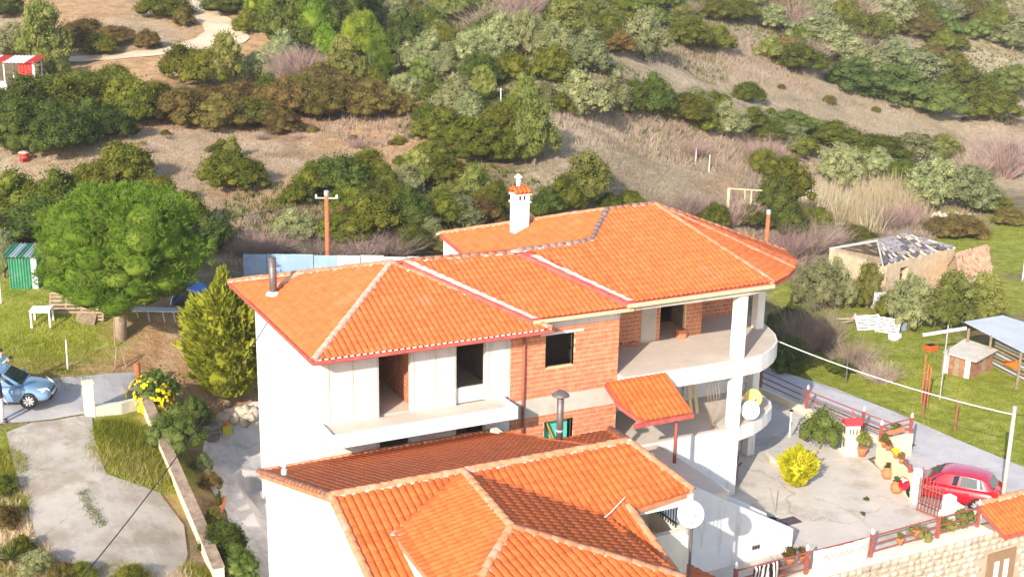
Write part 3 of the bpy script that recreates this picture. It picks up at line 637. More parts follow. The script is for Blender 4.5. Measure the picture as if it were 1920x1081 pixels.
# left rear slope, seen past the chimney
lf = np.array([(9.6,8.7),(10.2,12.8)]); dn = np.array([-(12.8-8.7), (10.2-9.6)]); dn = dn/np.hypot(*dn)
run = float((lf[0]-np.array(PK1[:2]))@dn); sl_ = (PK1[2]-9.10)/run
big.face((9.6,8.7,9.10), dn, sl_, [(9.25,6.3),(12.7,3.1+.05),(14.55,5.05),(10.2,12.8),(9.6,8.7)])
big.face((10.2,12.8,9.10), (0,1), .30, [(10.2,12.8),(14.55,5.05),(16.95,5.15),(23.2,12.8)], tiles=False)
can = Roof(H, 'canopy', 'terracotta')
can.face((11.45,-2.5,4.98), (0,-1), .5, [(11.85,-2.5),(14.05,-2.5),(14.05,-.54),(11.3,-.54),(11.3,-1.6)])
r1 = RF.finish(); r2 = mid.finish(150); r3 = big.finish(); r4 = can.finish()
caps(r1, [(-.35,-.9,E_W+.02), A_W], 'capdusty'); caps(r1, [(8.75,-.9,E_W+.02), A_W], 'cap'); caps(r1, [(-.35,10.3,E_W), (1.75,7.2,9.42), A_W], 'cap')
caps(r1, [(.55,7.0,8.92),(1.75,7.2,9.42)], 'capdusty')
caps(r2, [(12.42,-.6,8.9),(9.25,3.25,10.44),(4.7,3.42,10.5)], 'cap')
caps(r3, [(19.1,-.62,9.12), PK2], 'cap'); caps(r3, [(21.45,.98,9.12), PK2], 'cap'); caps(r3, [(23.1,3.6,9.12), PK2], 'cap'); caps(r3, [PK2, PK1], 'cap')
caps(r3, [PK1, (13.4,3.9,10.96), (12.75,3.2,10.68), (12.1,3.05,10.62), (9.2,2.95,10.58)], 'capdusty'); caps(r3, [PK1, (10.2,12.8,9.12)], 'cap')
def gapstrip(P_, Q_, wd, zf, n):                                  # pale mortar left open where tiles stop short of the hips
    mb = MB()
    for k in range(n):
        p = np.array(P_)+(np.array(Q_)-np.array(P_))*(k/n); q = np.array(P_)+(np.array(Q_)-np.array(P_))*((k+1)/n); w_ = wd*RND.uniform(.75,1.2)
        pts = [p, p+np.array([w_,0]), q+np.array([w_,0]), q]; mb.add([(a[0],a[1],zf(a)-.006+.012*(k%2)) for a in pts], [(0,1,2,3)])
    return mb
gapstrip((8.1,-.5),(4.7,3.35), .42, lambda a: 8.88+.4*(a[1]+.6), 14).build('open_mortar', 'gapmortar', r2)
gapstrip((12.15,-.6),(9.6,2.6), .30, lambda a: 9.10+.4*(a[1]+.75), 14).build('open_mortar', 'gapmortar', r3)
# gutters / boards
mb = MB().box(-.35,-.96,E_W-.13, 8.75,-.9,E_W+.0); mb.box(-.41,-.96,E_W-.13, -.35,10.3,E_W+.0); mb.build('fascia', 'fascia', H)
fm = MB().box(0,-.955,E_W+.01, .13,-.9,E_W+.04).mesh('eave_filler', 'whitepaint')
for k in range(38): link('eave_filler', fm, H, loc=(-.2+k*TW,0,0))
mb = MB().box(8.1,-.64,8.73, 12.42,-.6,8.85); mb.bar((12.05,-.78,9.0),(19.1,-.65,9.0), .05, .14); mb.build('eave_board', 'eavewood', H)
mb = MB().tube([(13.5,-2.3,2.96),(13.5,-2.3,4.98)], .07, 8); mb.build('canopy_post', 'redmetal', H, smooth=True)
mb = MB().box(11.4,-2.58,4.80, 14.1,-2.5,4.96); mb.build('canopy_gutter', 'fascia', H)
mb = MB().tube([(.42,6.45,8.6),(.42,6.45,10.35)], .15, 14); mb.build('stove_pipe', 'flue', H, smooth=True)
mb = MB().lathe([(.30,0),(.26,.08),(.17,.14)], (.42,6.45,8.88), 12); mb.build('pipe_collar', 'whitepaint', H)
mb = MB().bar((-.06,4.9,8.45),(-.06,5.5,8.45), .1); mb.build('wire_bracket', 'redmetal', H)
# chimney
ch = MB().box(11.58,7.75,9.6, 12.25,8.3,11.72).build('chimney', 'whitepaint', H, bevel=.01)
mb = MB().box(11.53,7.70,11.36, 12.30,8.35,11.44); mb.box(11.53,7.70,11.72, 12.30,8.35,11.80); mb.build('chimney_band', 'whitepaint', ch)
for x in (11.74, 11.95): MB().box(x,7.735,11.52, x+.07,7.75,11.68).build('vent_slot', 'black', ch)
for k in range(4):
    for sgn in (1,-1): MB().tube([(11.60+k*.2,8.02,12.06),(11.60+k*.2,8.02-.36*sgn,11.84)], [.085,.10], 8).build('chimney_tile', 'terracotta', ch, smooth=True)
mb = MB().lathe([(.11,0),(.09,.12),(.11,.36),(.10,.44),(.19,.48),(.18,.52),(.03,.64)], (11.82,8.02,11.98), 12); mb.build('chimney_pot', 'whitepaint', ch)
# ------------------------------------------------------------------ the nearer house with the big tiled roof
N_ = thing('house', 'nearer cream plastered house with steep cross gabled orange tile roof', 'house')
zr, yr = 7.0, -8.03
mb = MB(); prof = [(-.6,-.2),(-.6,4.56),(-8.03,6.84),(-14.6,4.48),(-14.6,-3)]
n = len(prof); V = [(-2.05,y,z) for y,z in prof]+[(-1.8,y,z) for y,z in prof]
mb.add(V, [tuple(range(n)), tuple(range(2*n-1,n-1,-1))]+[(i,n+i,n+(i+1)%n,(i+1)%n) for i in range(n)]); mb.build('gable_wall', 'cream', N_)
mb = MB().box(-2.09,-6.9,-3, -2.05,-6.3,4.68); mb.build('wall_strip', mat('rose_plaster', (.72,.55,.47), .9, .05, 2.0), N_)
mb = MB().box(-1.8,-.85,-.2, 6.4,-.6,4.5); mb.box(6.4,-5.0,-.2, 6.6,-.6,5.0); mb.build('rear_wall', 'cream', N_)
mb = MB().box(6.2,-10.2,-3, 8.6,-9.98,4.72); mb.box(8.38,-9.98,-3, 8.6,-5.2,4.72); mb.box(6.4,-5.4,-3, 8.6,-5.2,6.0); mb.build('terrace_parapet', 'cream', N_)
mb = MB().box(6.15,-8.3,4.0, 8.5,-8.1,6.5); mb.box(6.0,-14.5,-3, 6.2,-10.0,5.0); mb.box(6.2,-9.98,3.9, 8.4,-8.3,4.0); mb.build('terrace_wall', 'cream', N_)
mb = MB().box(6.2,-10.46,5.72, 8.5,-10.2,6.06); mb.box(8.3,-10.2,5.72, 8.5,-5.3,6.04); mb.build('eave_beam', 'cream', N_)
mb = MB()
mb.bar((8.3,-9.95,5.42),(8.3,-8.32,5.42), .05); mb.bar((8.3,-9.95,4.86),(8.3,-8.32,4.86), .04)
for k in range(12): mb.bar((8.3,-9.9+k*.14,4.72),(8.3,-9.9+k*.14,5.42), .025)
mb.build('railing', 'black', N_)
NR = Roof(N_, 'roof', 'terracotta', 'cap')
sf, sb = .36, .307
Of = (0,-14.7,zr-sf*(yr+14.7)); Ob = (0,-.35,zr-sb*(-.35-yr))
for P_ in ([(-2.2,-14.7),(-.75,-14.7),(-1.0,-9.8),(-2.2,-9.8)], [(-2.2,-9.8),(-1.0,-9.8),(1.9,yr),(-2.2,yr)],
           [(1.9,yr),(5.25,-10.75),(8.5,-10.45),(7.62,-8.05)], [(5.25,-10.75),(5.55,-14.7),(6.15,-14.7),(6.15,-10.66)]): NR.face(Of, (0,-1), sf, P_)
for P_ in ([(-2.2,yr),(6.4,yr),(6.85,-.35),(-2.2,-.35)], [(6.4,yr),(7.62,-8.05),(8.8,-5.1),(6.56,-5.3)]): NR.face(Ob, (0,1), sb, P_)
def face3(roof, p, q, r, poly, **k):
    p, q, r = map(lambda a: np.array(a, float), (p, q, r)); nn = np.cross(q-p, r-p)
    if nn[2] < 0: nn = -nn
    g = -nn[:2]/nn[2]; sl = float(np.hypot(*g)); d2 = -g/sl
    v = [float((np.array(a)-p[:2])@d2) for a in poly]; o = np.array(poly[int(np.argmax(v))], float); z = p[2]+g@(o-p[:2])
    roof.face((o[0],o[1],z), d2, sl, poly, **k)
face3(NR, (7.62,-8.05,7.0), (8.5,-10.45,6.13), (8.8,-5.1,6.1), [(7.62,-8.05),(8.5,-10.45),(8.8,-5.1)])
R0, R1 = (1.9,-8.03,7.03), (1.55,-11.9,7.03)
HL, HR = (-1.2,-14.45,6.37), (5.35,-14.6,5.98)
face3(NR, R0, R1, (-1.0,-9.8,6.40), [(1.9,yr),(-1.0,-9.8),(-1.2,-14.45),(1.55,-11.9)])
face3(NR, R0, R1, (5.25,-10.75,6.06), [(1.9,yr),(1.55,-11.9),(5.35,-14.6),(5.25,-10.75)])
face3(NR, R1, HL, HR, [(1.55,-11.9),(-1.2,-14.45),(5.35,-14.6)])
low = NR
face3(NR, (8.62,-8.7,3.05), (8.62,-12,3.05), (10.1,-9.5,2.45), [(8.62,-12.5),(10.1,-12.5),(10.1,-9.6),(9.5,-8.7),(8.62,-8.7)])
nr = NR.finish()
caps(nr, [(-2.18,yr,zr+.02),(7.62,-8.05,zr+.02)]); caps(nr, [(8.5,-10.45,6.14),(7.62,-8.05,zr+.02)]); caps(nr, [(8.8,-5.1,6.12),(7.62,-8.05,zr+.02)])
caps(nr, [R1, R0]); caps(nr, [HL, R1]); caps(nr, [HR, R1])
caps(nr, [(-2.16,-.35,Ob[2]+.02),(-2.16,yr,zr)], mortar=False); caps(nr, [(-2.16,-14.7,Of[2]+.02),(-2.16,yr,zr)], mortar=False); caps(nr, [(6.12,-14.7,Of[2]+.02),(6.12,-10.6,6.12)])
caps(nr, [(-2.2,-.32,Ob[2]+.0),(6.85,-.32,Ob[2]+.0)], mortar=False); caps(nr, [(9.5,-8.72,2.72),(8.64,-8.72,3.07)], mortar=False)
MB().box(5.05,-14.5,4.3, 5.2,-10.9,5.95).build('cheek_wall', 'cream', nr); MB().box(-1.0,-14.3,4.3, -.85,-10.0,6.25).build('cheek_wall', 'cream', nr)
mb = MB(); 
for a_, b_ in (((1.7,-8.25,6.96),(-1.05,-9.85,6.40)), ((2.1,-8.25,6.94),(5.25,-10.75,6.05))): mb.bar(a_, b_, .16, .03)
mb.bar((-1.0,-9.75,6.44),(-.62,-10.1,6.47), .3, .04); mb.build('valley_mortar', 'mortar', nr)
mb = MB().tube([(6.6,-5.45,6.1),(6.6,-5.45,7.85)], .115, 14); fl = mb.build('flue_pipe', 'flue', N_, smooth=True)
mb = MB().lathe([(.30,0),(.29,.03),(.12,.16),(.02,.18)], (6.6,-5.45,7.82), 16); mb.build('flue_cap', 'flue', fl, smooth=True)
mb = MB().lathe([(.125,0),(.135,.02),(.135,.06),(.125,.08)], (6.6,-5.45,6.55), 14); mb.build('flue_ring', 'metal', fl)
mb = MB().lathe([(.10,0),(.10,.22),(.06,.24),(.06,.34),(.11,.36),(.10,.42)], (-1.9,-2.4,5.3), 10); mb.build('vent_pipe', 'whitepaint', N_)
mb = MB().tube([(5.1,-10.9,6.16),(5.4,-10.75,6.2),(5.8,-10.5,6.26),(6.15,-10.3,6.33)], .02, 6); mb.build('loose_cable', 'whitepaint', N_)
mb = MB().tube([(8.66,-10.26,-2),(8.66,-10.26,4.8)], .045, 8); mb.build('downpipe', 'flue', N_)
# stair and white walls between the two houses
S_ = thing('stair', 'white plastered stair walls stepping down from the landing to the patio', 'stair')
def slopewall(y0, y1, prof, z0):
    V = [(x,y0,z) for x,z in prof]+[(prof[-1][0],y0,z0),(prof[0][0],y0,z0)]; n = len(V); V += [(x,y1,z) for x,_,z in V]
    return MB().add(V, [tuple(range(n-1,-1,-1)), tuple(range(n,2*n))]+[(i,(i+1)%n,n+(i+1)%n,n+i) for i in range(n)])
slopewall(-5.5, -5.28, [(9.0,3.9),(11.6,3.85),(16.9,.9)], -.2).build('parapet', 'whitepaint', S_, bevel=.02)
slopewall(-4.25, -4.05, [(13.4,2.9),(16.6,1.05)], -.2).build('parapet', 'whitepaint', S_, bevel=.02)
mb = MB()
for k in range(15): mb.box(13.4+k*.23,-5.27,-.1, 13.4+(k+1)*.23,-4.26,2.8-k*.18)
mb.build('steps', 'concrete', S_)
mb = MB().box(14.95,-5.512,.42, 15.35,-5.5,.62); gr = mb.build('vent_grille', 'metal', S_)
mb = MB()
for k in range(3): mb.box(14.99+k*.115,-5.518,.45, 15.08+k*.115,-5.512,.59)
mb.build('grille_slot', 'black', gr)
# ------------------------------------------------------------------ plants
def rng(seed): return np.random.default_rng(seed)
def unit(v): return v/np.maximum(np.linalg.norm(v, axis=-1, keepdims=True), 1e-9)
def leaf_quads(P, N, r, ln, wd, droop=0.0, align=.6):
    """one small rhombic leaf (2 triangles) per point, lying roughly across normal N"""
    n = len(P); rv = unit(r.normal(size=(n,3))); nn = unit(N*align+rv*(1-align)+1e-6)
    a = unit(np.cross(nn, unit(r.normal(size=(n,3))))); b = np.cross(nn, a); a[:,2] -= droop; a = unit(a)
    L_ = (ln*r.uniform(.6,1.35,n))[:,None]; W_ = (wd*r.uniform(.6,1.3,n))[:,None]
    V = np.stack([P-a*L_/2, P+b*W_/2, P+a*L_/2, P-b*W_/2], 1).reshape(-1,3)
    return V, np.arange(4*n).reshape(n,4)
def ico(sub=2):
    bm = bmesh.new(); bmesh.ops.create_icosphere(bm, subdivisions=sub, radius=1.0); V = np.array([v.co[:] for v in bm.verts]); F = [[v.index for v in f.verts] for f in bm.faces]; bm.free(); return V, np.array(F)
ICOV, ICOF = ico(2)
def crown_mesh(name, m, seed, lobes, n, leaf, shell=.45, core=.8, align=.55, droop=0.0):
    """lobes: (x,y,z,rx,ry,rz); leaves scattered through the outer shell of every lobe, a leafy core inside"""
    r = rng(seed); lob = np.array(lobes, float); ar = (lob[:,3]*lob[:,4]+lob[:,3]*lob[:,5]); pr = ar/ar.sum()
    k = r.choice(len(lob), n, p=pr); d = unit(r.normal(size=(n,3))); d[:,2] = np.where(d[:,2] < -.35, -d[:,2], d[:,2])
    rad = 1.06-shell*r.random(n)**1.2+.14*r.normal(size=n)
    # lumps on each lobe
    lump = 1+.16*np.sin(d[:,0]*7+k)*np.sin(d[:,1]*6+2*k)+.10*np.sin(d[:,2]*9+3*k)
    P = lob[k,:3]+d*lob[k,3:]*(rad*lump)[:,None]
    # drop leaves buried deep in other lobes
    keep = np.ones(n, bool)
    for i in range(len(lob)):
        q = ((P-lob[i,:3])/lob[i,3:]); keep &= (np.linalg.norm(q, axis=1) > .55) | (k == i)
    P, d = P[keep], d[keep]
    V, F = leaf_quads(P, unit(d/lob[k[keep],3:]), r, leaf, leaf*.55, droop, align)
    T = np.concatenate([F[:,[0,1,2]], F[:,[0,2,3]]])
    if core:
        VV = [V]; TT = [T]; b = len(V)
        for l in lob:
            jit = 1+.12*r.normal(size=(len(ICOV),1)); VV.append(l[:3]+ICOV*l[3:]*core*jit); TT.append(ICOF+b); b += len(ICOV)
        V = np.concatenate(VV); T = np.concatenate(TT)
    return npmesh(name, V, T, m)
def dome_lobes(seed, w, h, k, up=0.0, small=.36):
    r = rng(seed); out = [(0,0,h*.42,w*.34,w*.34,h*.46)]
    for i in range(k):
        a = r.uniform(0,2*math.pi); t = math.sqrt(r.random()); x = w*.36*t*math.cos(a); y = w*.36*t*math.sin(a)
        z = h*(.18+.60*(1-t*t)*r.uniform(.75,1.08)+up*r.random()*.25); s = r.uniform(.7,1.15)*small
        out.append((x, y, z, w*s*.5, w*s*.5, h*s*.62))
    return out
KIND = {}
def reg(kind, m, nm, defs):
    KIND[kind] = [crown_mesh(nm, m, s, dome_lobes(s, 4.0, 3.0, k, up, sm), n, lf, core=co) for s, k, up, sm, n, lf, co in defs]
reg('scrub', 'L_scrub', 'scrub_foliage', [(11,44,.5,.27,6800,.15,.62),(12,50,.4,.25,6800,.15,.62),(13,38,.6,.29,6800,.15,.62)])
reg('dark', 'L_dark', 'dark_foliage', [(21,46,.5,.27,6800,.15,.62),(22,40,.7,.29,6800,.15,.62)])
reg('olive', 'L_olive', 'olive_foliage', [(31,48,1.1,.25,6800,.15,.55),(32,54,1.2,.23,6800,.14,.55),(33,42,1.0,.27,6800,.15,.55)])
reg('heath', 'L_heath', 'heath_foliage', [(41,54,.3,.24,6800,.13,.62),(42,48,.4,.26,6800,.13,.62)])
reg('lime', 'L_lime', 'lime_foliage', [(51,46,1.0,.26,6800,.15,.58),(52,50,1.1,.24,6800,.15,.58)])
reg('green', 'L_green', 'green_foliage', [(61,40,.8,.28,5000,.13,.6),(62,44,.7,.26,5000,.12,.6)])
def twig_mesh(seed, n=420, w=4.0, h=3.0, m='twig', wd=.018):
    r = rng(seed); V = []; F = []
    for i in range(n):
        a = r.uniform(0,2*math.pi); t = math.sqrt(r.random())*w*.42; p = np.array([t*.35*math.cos(a), t*.35*math.sin(a), 0]); d = unit(np.array([math.cos(a)*t/w*1.6+r.normal()*.22, math.sin(a)*t/w*1.6+r.normal()*.22, 1.0])); L_ = h*r.uniform(.5,1.05)
        s = unit(np.cross(d, r.normal(size=3)))*wd; prev = p
        for k in range(3):
            q = prev+d*L_/3; d = unit(d+r.normal(size=3)*.22); b = len(V); ww = s*(1-.28*k)
            V += [prev-ww, prev+ww, q+ww*.7, q-ww*.7]; F.append((b,b+1,b+2,b+3))
            if k: 
                for _ in range(3):
                    e = unit(d+r.normal(size=3)*.7); b = len(V); q2 = q+e*L_*.22; V += [q-ww*.5, q+ww*.5, q2+ww*.2, q2-ww*.2]; F.append((b,b+1,b+2,b+3))
            prev = q
    return npmesh('twigs', np.array(V), np.array(F), m)
KIND['twig'] = [twig_mesh(71), twig_mesh(72)]
def trunk_mesh(seed, h=1.6, r0=.16):
    rr = random.Random(seed); mb = MB()
    for k in range(3):
        a = rr.uniform(0,6.28); mb.tube([(0,0,-.2),(.1*math.cos(a),.1*math.sin(a),h*.4),(.5*math.cos(a),.5*math.sin(a),h)], [r0,r0*.75,r0*.4], 6)
    return mb.mesh('trunk', 'bark', True)
TRUNK = [trunk_mesh(1), trunk_mesh(2)]
MARKS = [('the red and white shed',40,130),('the dirt track',330,85),('the rusty barrel',45,290),('the round headed pine',230,420),('the green tin shed',45,505),('the lone dome bush',440,320),('the left utility pole',612,400),('the white chimney',970,360),('the big roof ridge',1200,400),
 ('the ruined stone house',1680,460),('the reed bed',1630,370),('the pale dry meadow',1340,130),('the wooden swing frame',1390,360),('the tin roofed shack',1830,640),('the blue car',50,740),('the long garden wall',340,880),('the shaded pine grove',620,70),('the orange roof corner',1480,500),('the slope top',900,10),('the right slope edge',1850,180)]
NAMES = {'scrub':('shrub','olive green scrub bush'),'dark':('shrub','dark green dense bush'),'olive':('olive_tree','silvery grey green olive tree'),'heath':('heath_bush','russet brown heath bush'),'lime':('tree','pale yellow green leafy tree'),'green':('shrub','fresh green leafy shrub'),'twig':('bare_shrub','bare mauve grey twiggy shrub')}
CATS = {'olive':'olive tree','lime':'tree'}
PLANTED = []
def plant(kind, x, y, wpx, hpx, label=None, seed=None, var=None):
    """x, y: where its foot meets the ground in the photograph; wpx, hpx: apparent size"""
    p = at(x, y); s = ppm(p); wm, hm = wpx/s*1.16, hpx/s/.96*1.06
    rr = random.Random((x*31+y*17) if seed is None else seed); ms = KIND[kind]; me = ms[rr.randrange(len(ms))] if var is None else ms[var]
    nm, desc = NAMES[kind]
    if label is None:
        mk = min(MARKS, key=lambda m_: (m_[1]-x)**2+(m_[2]-y)**2*1.4); dx, dy = x-mk[1], y-hpx/2-mk[2]
        rel = ('right of ' if dx > 0 else 'left of ') if abs(dx) > abs(dy)*1.3 else ('below ' if dy > 0 else 'above ')
        near = 'just ' if math.hypot(dx, dy) < 75 else ''
        size = 'small ' if wm < 2.6 else ('broad ' if wm > 6 else ('' if hm < wm*.8 else 'tall '))
        label = size+desc+' '+near+rel+mk[0]
        if len(label.split()) > 12: label = label.replace(' dense','').replace(' leafy','').replace('silvery ','')
        auto = True
    else: auto = False
    loc = (p[0], p[1], gz(p[0],p[1])-.06*hm); sc = (wm/3.9, wm/3.9*rr.uniform(.85,1.1), hm/3.0); rz = rr.uniform(0,6.28)
    if kind in ('olive','lime') and hm > 1.6:
        t = thing(nm, label, CATS[kind], loc, 0, 'hillside '+nm.replace('_',' ')+'s')
        if auto: PLANTED.append((t, x, y))
        link('crown', me, t, loc=(0,0,0), rot=(0,0,rz), scale=sc); link('trunk', TRUNK[rr.randrange(2)], t, loc=(0,0,0), scale=(wm/3.9,wm/3.9,hm/3.0)); return t
    o = link(nm, me, None, loc, (0,0,rz), sc)
    if auto: PLANTED.append((o, x, y))
    return tag(o, label, CATS.get(kind,'shrub'), 'hillside '+nm.replace('_',' ')+('es' if nm.endswith('bush') else 's'))
PL = [  # kind, foot x, foot y, width, height (pixels of the photograph)
('lime',85,132,120,118),('olive',22,112,95,62),('heath',165,78,90,48),('heath',138,92,60,55),('heath',215,78,90,34),('heath',278,92,60,38),('scrub',310,34,110,50),('dark',20,30,70,40),('heath',345,50,45,40),('dark',430,26,110,40),('scrub',465,62,60,44),('scrub',190,100,70,36),('lime',105,150,70,50),
('scrub',345,152,95,72),('lime',425,158,85,86),('scrub',385,160,90,70),('scrub',200,215,130,80),('scrub',130,230,130,90),('dark',55,240,130,90),('scrub',245,232,110,90),('dark',110,285,140,90),('dark',30,292,120,100),('dark',165,262,90,70),('scrub',215,170,80,48),('dark',10,230,80,70),
('heath',345,235,120,80),('heath',415,242,110,70),('heath',310,205,70,50),('scrub',470,238,90,55),('heath',390,200,90,45),
('dark',560,92,150,130),('dark',625,82,120,120),('dark',520,45,110,80),('dark',690,70,90,90),('lime',668,100,44,72),('green',612,100,60,46),('green',716,146,54,66),('green',700,150,44,50),('lime',645,160,84,80),('olive',528,118,70,55),('olive',800,140,95,74),('olive',838,150,70,60),('olive',758,132,50,48),('green',790,172,62,58),('dark',760,105,90,80),
('heath',540,222,120,80),('heath',620,224,130,80),('heath',700,222,125,70),('heath',480,236,110,60),('twig',570,150,90,60),('heath',530,250,80,45),('heath',600,170,90,55),('twig',520,165,40,60),('scrub',505,200,80,60),('heath',660,190,90,50),
('olive',850,222,100,72),('lime',905,190,60,60),('scrub',830,262,120,60),('olive',880,250,70,70),('scrub',935,262,90,70),('scrub',890,296,150,80),('scrub',800,235,60,40),('lime',1000,308,105,118),('scrub',950,305,80,60),
('olive',745,62,70,55),('lime',850,42,80,60),('twig',925,62,110,50),('heath',830,95,90,50),('olive',890,135,105,72),('olive',935,112,85,75),('dark',900,160,95,60),('green',870,180,70,50),('scrub',960,150,80,55),('olive',985,108,66,85),('lime',1060,80,120,78),('olive',1040,110,80,60),('scrub',1035,158,92,76),('olive',1098,138,90,76),('olive',1210,115,105,86),('scrub',1290,92,105,62),('scrub',1345,95,80,50),('heath',1150,100,90,50),
('olive',1090,218,110,78),('olive',1145,216,90,76),('dark',1225,215,85,72),('scrub',1290,228,100,52),('olive',1365,256,92,58),('scrub',1320,250,70,46),('scrub',1402,192,66,40),('scrub',1412,245,80,46),('lime',985,200,64,56),('scrub',1050,215,60,44),('scrub',1180,215,60,50),('scrub',1255,225,50,40),
('scrub',1490,132,120,52),('lime',1440,112,60,40),('olive',1560,115,120,60),('olive',1610,140,100,56),('green',1600,170,120,56),('green',1680,195,130,66),('green',1745,215,130,64),('olive',1660,120,110,50),('olive',1720,160,120,60),('scrub',1800,190,140,66),('dark',1640,185,90,44),('scrub',1860,225,120,60),('green',1890,180,120,60),
('green',1480,250,100,46),('scrub',1560,275,130,46),('scrub',1640,300,130,50),('olive',1700,308,120,56),('lime',1765,305,90,48),('green',1525,262,80,38),('scrub',1600,292,80,40),
('lime',1100,385,110,92),('scrub',1055,395,80,64),('dark',1025,405,70,50),('scrub',1140,400,60,40),('scrub',1475,390,120,100),('dark',1450,400,70,70),('olive',1570,352,92,78),('olive',1745,385,130,84),('olive',1815,395,110,80),('green',1850,395,60,50),('dark',1465,438,90,66),('scrub',1600,455,110,36),('heath',1800,445,110,50),('heath',1760,435,60,34),('scrub',1860,400,80,40),('heath',1890,420,60,34),
('olive',1530,580,90,92),('olive',1570,575,70,86),('lime',1625,578,64,80),('olive',1700,615,100,96),('lime',1780,622,110,104),('lime',1840,610,90,90),('scrub',1665,600,60,60),
('scrub',30,420,120,100),('scrub',115,410,130,100),('scrub',235,350,130,86),('scrub',175,380,110,80),('dark',70,455,140,80),('dark',10,470,90,80),('scrub',345,440,110,86),('dark',405,470,80,70),('scrub',300,400,90,70),('dark',150,440,130,70),('olive',8,520,60,80),('dark',330,480,120,60),
('scrub',425,352,110,70),('scrub',470,354,90,62),('lime',436,292,36,34),
('dark',640,368,120,84),('scrub',690,350,90,70),('scrub',590,365,90,66),('lime',780,350,76,62),('scrub',830,345,90,60),('lime',890,375,80,62),('scrub',700,440,120,80),('dark',770,430,100,76),('scrub',830,425,100,70),('olive',560,450,100,56),('scrub',640,455,110,56),('twig',740,475,120,44),('heath',900,420,90,60),('twig',600,478,110,40),('twig',680,478,110,40),('heath',820,470,90,44),('dark',700,385,90,50),('olive',800,455,80,44),('lime',840,395,80,48),('scrub',930,400,60,60),('twig',500,475,110,44),('twig',460,478,70,40),
('scrub',1340,425,70,50),('scrub',1395,425,80,46),('twig',1370,420,70,50),('twig',1290,400,70,40),('scrub',1180,385,60,30),('twig',1520,470,90,56),('twig',1480,480,70,56),('twig',1560,460,70,40),('twig',1640,425,110,36),('twig',1700,420,70,40),('twig',1880,330,110,90),('twig',1820,330,70,50),('twig',1430,300,80,44),('twig',1300,290,60,30),
('scrub',5,925,60,40),('heath',8,985,70,44),('scrub',40,1040,60,40),('olive',70,1075,70,44),('heath',120,1090,70,40),('scrub',150,1085,60,34),('scrub',245,1092,70,36),('twig',1500,660,90,90),('dark',1475,690,90,60),('twig',1540,655,80,80),('dark',1490,620,80,50),('twig',1600,690,90,56),('twig',1650,715,70,40),('scrub',1575,700,60,30),('dark',1455,640,60,60),
]
for a in PL: plant(*a)
rf = random.Random(99)                          # the far upper slope, bush after bush
for i in range(150):
    x = rf.uniform(640,1910); y = rf.uniform(-18, 66) if i % 3 else rf.uniform(40,105)
    if 1230 < x < 1480 and y > 55: continue
    if x > 1450: y = y*.9+rf.uniform(0, 60)
    k = rf.choice(['scrub','scrub','heath','olive','twig','scrub','green','dark','lime'] if x < 1400 else ['scrub','olive','green','twig','heath','scrub'])
    wd = rf.uniform(46,100); plant(k, x, y, wd, wd*rf.uniform(.42,.72))
for i in range(26):                              # low cushions on the tan bank
    x = rf.uniform(200,800); y = rf.uniform(238,300)+max(0,(x-500))*.06; wd = rf.uniform(16,34); plant(rf.choice(['heath','heath','scrub','twig']), x, y, wd, wd*.55)
for i in range(26):
    x = rf.uniform(1080,1900); y = 150+(x-1080)*.11+rf.uniform(-30,60); wd = rf.uniform(14,34); plant(rf.choice(['heath','scrub','twig']), x, y, wd, wd*.55)

EXTRA = [('scrub',650,410,90,60),('scrub',745,395,90,56),('olive',860,430,90,60),('scrub',905,405,80,56),('scrub',770,470,90,50),('scrub',560,385,70,50),('heath',640,430,80,46),('scrub',720,370,80,56),('heath',860,345,80,44),('olive',760,365,70,50),('scrub',810,300,80,36),
('heath',450,205,110,60),('heath',500,215,90,60),('scrub',560,195,90,56),('heath',640,200,100,60),('heath',700,195,80,50),('scrub',590,215,90,50),('heath',750,215,70,46),('olive',480,150,70,50),('twig',540,140,80,50),('scrub',700,160,60,40),('scrub',290,215,90,60),('scrub',160,190,90,60),('dark',210,260,90,60),('dark',80,215,110,80),
('olive',760,190,70,50),('scrub',820,200,80,50),('dark',880,215,70,50),('scrub',960,225,80,50),('olive',1020,205,60,44),('scrub',1075,175,70,46),('dark',1180,190,60,46),('scrub',1340,215,80,46),('olive',1300,205,70,40),('scrub',1440,265,80,40),('olive',1480,275,70,40),('scrub',1500,290,80,40),('scrub',1430,330,70,50),('olive',1640,330,70,50),('scrub',1690,345,80,50),('heath',1500,420,60,40),('scrub',1530,430,70,44),('lime',1600,340,60,44)]
for a in EXTRA: plant(*a)
ORD = ['leftmost','second','third','fourth','fifth','sixth','seventh','eighth','ninth','tenth','eleventh','twelfth']; NUM = ['','one','two','three','four','five','six','seven','eight','nine','ten','eleven','twelve']
byl = {}
def short(s):
    for a, b in (('silvery ',''),('mauve grey ',''),('just ',''),('pale yellow green','yellow green'),('broad ','')):
        if len(s.split()) > 11: s = s.replace(a, b)
    return s
for o, x, y in PLANTED: byl.setdefault(o['label'], []).append((x, y, o))
for lb, L_ in byl.items():                       # several of one kind by one landmark: told apart by their order from the left
    if 1 < len(L_) <= 12:
        for i, (x, y, o) in enumerate(sorted(L_, key=lambda q: q[0])): o['label'] = short(lb)+(', leftmost of ' if i == 0 else ', rightmost of ' if i == len(L_)-1 else ', '+ORD[i]+' from left of ')+NUM[len(L_)]
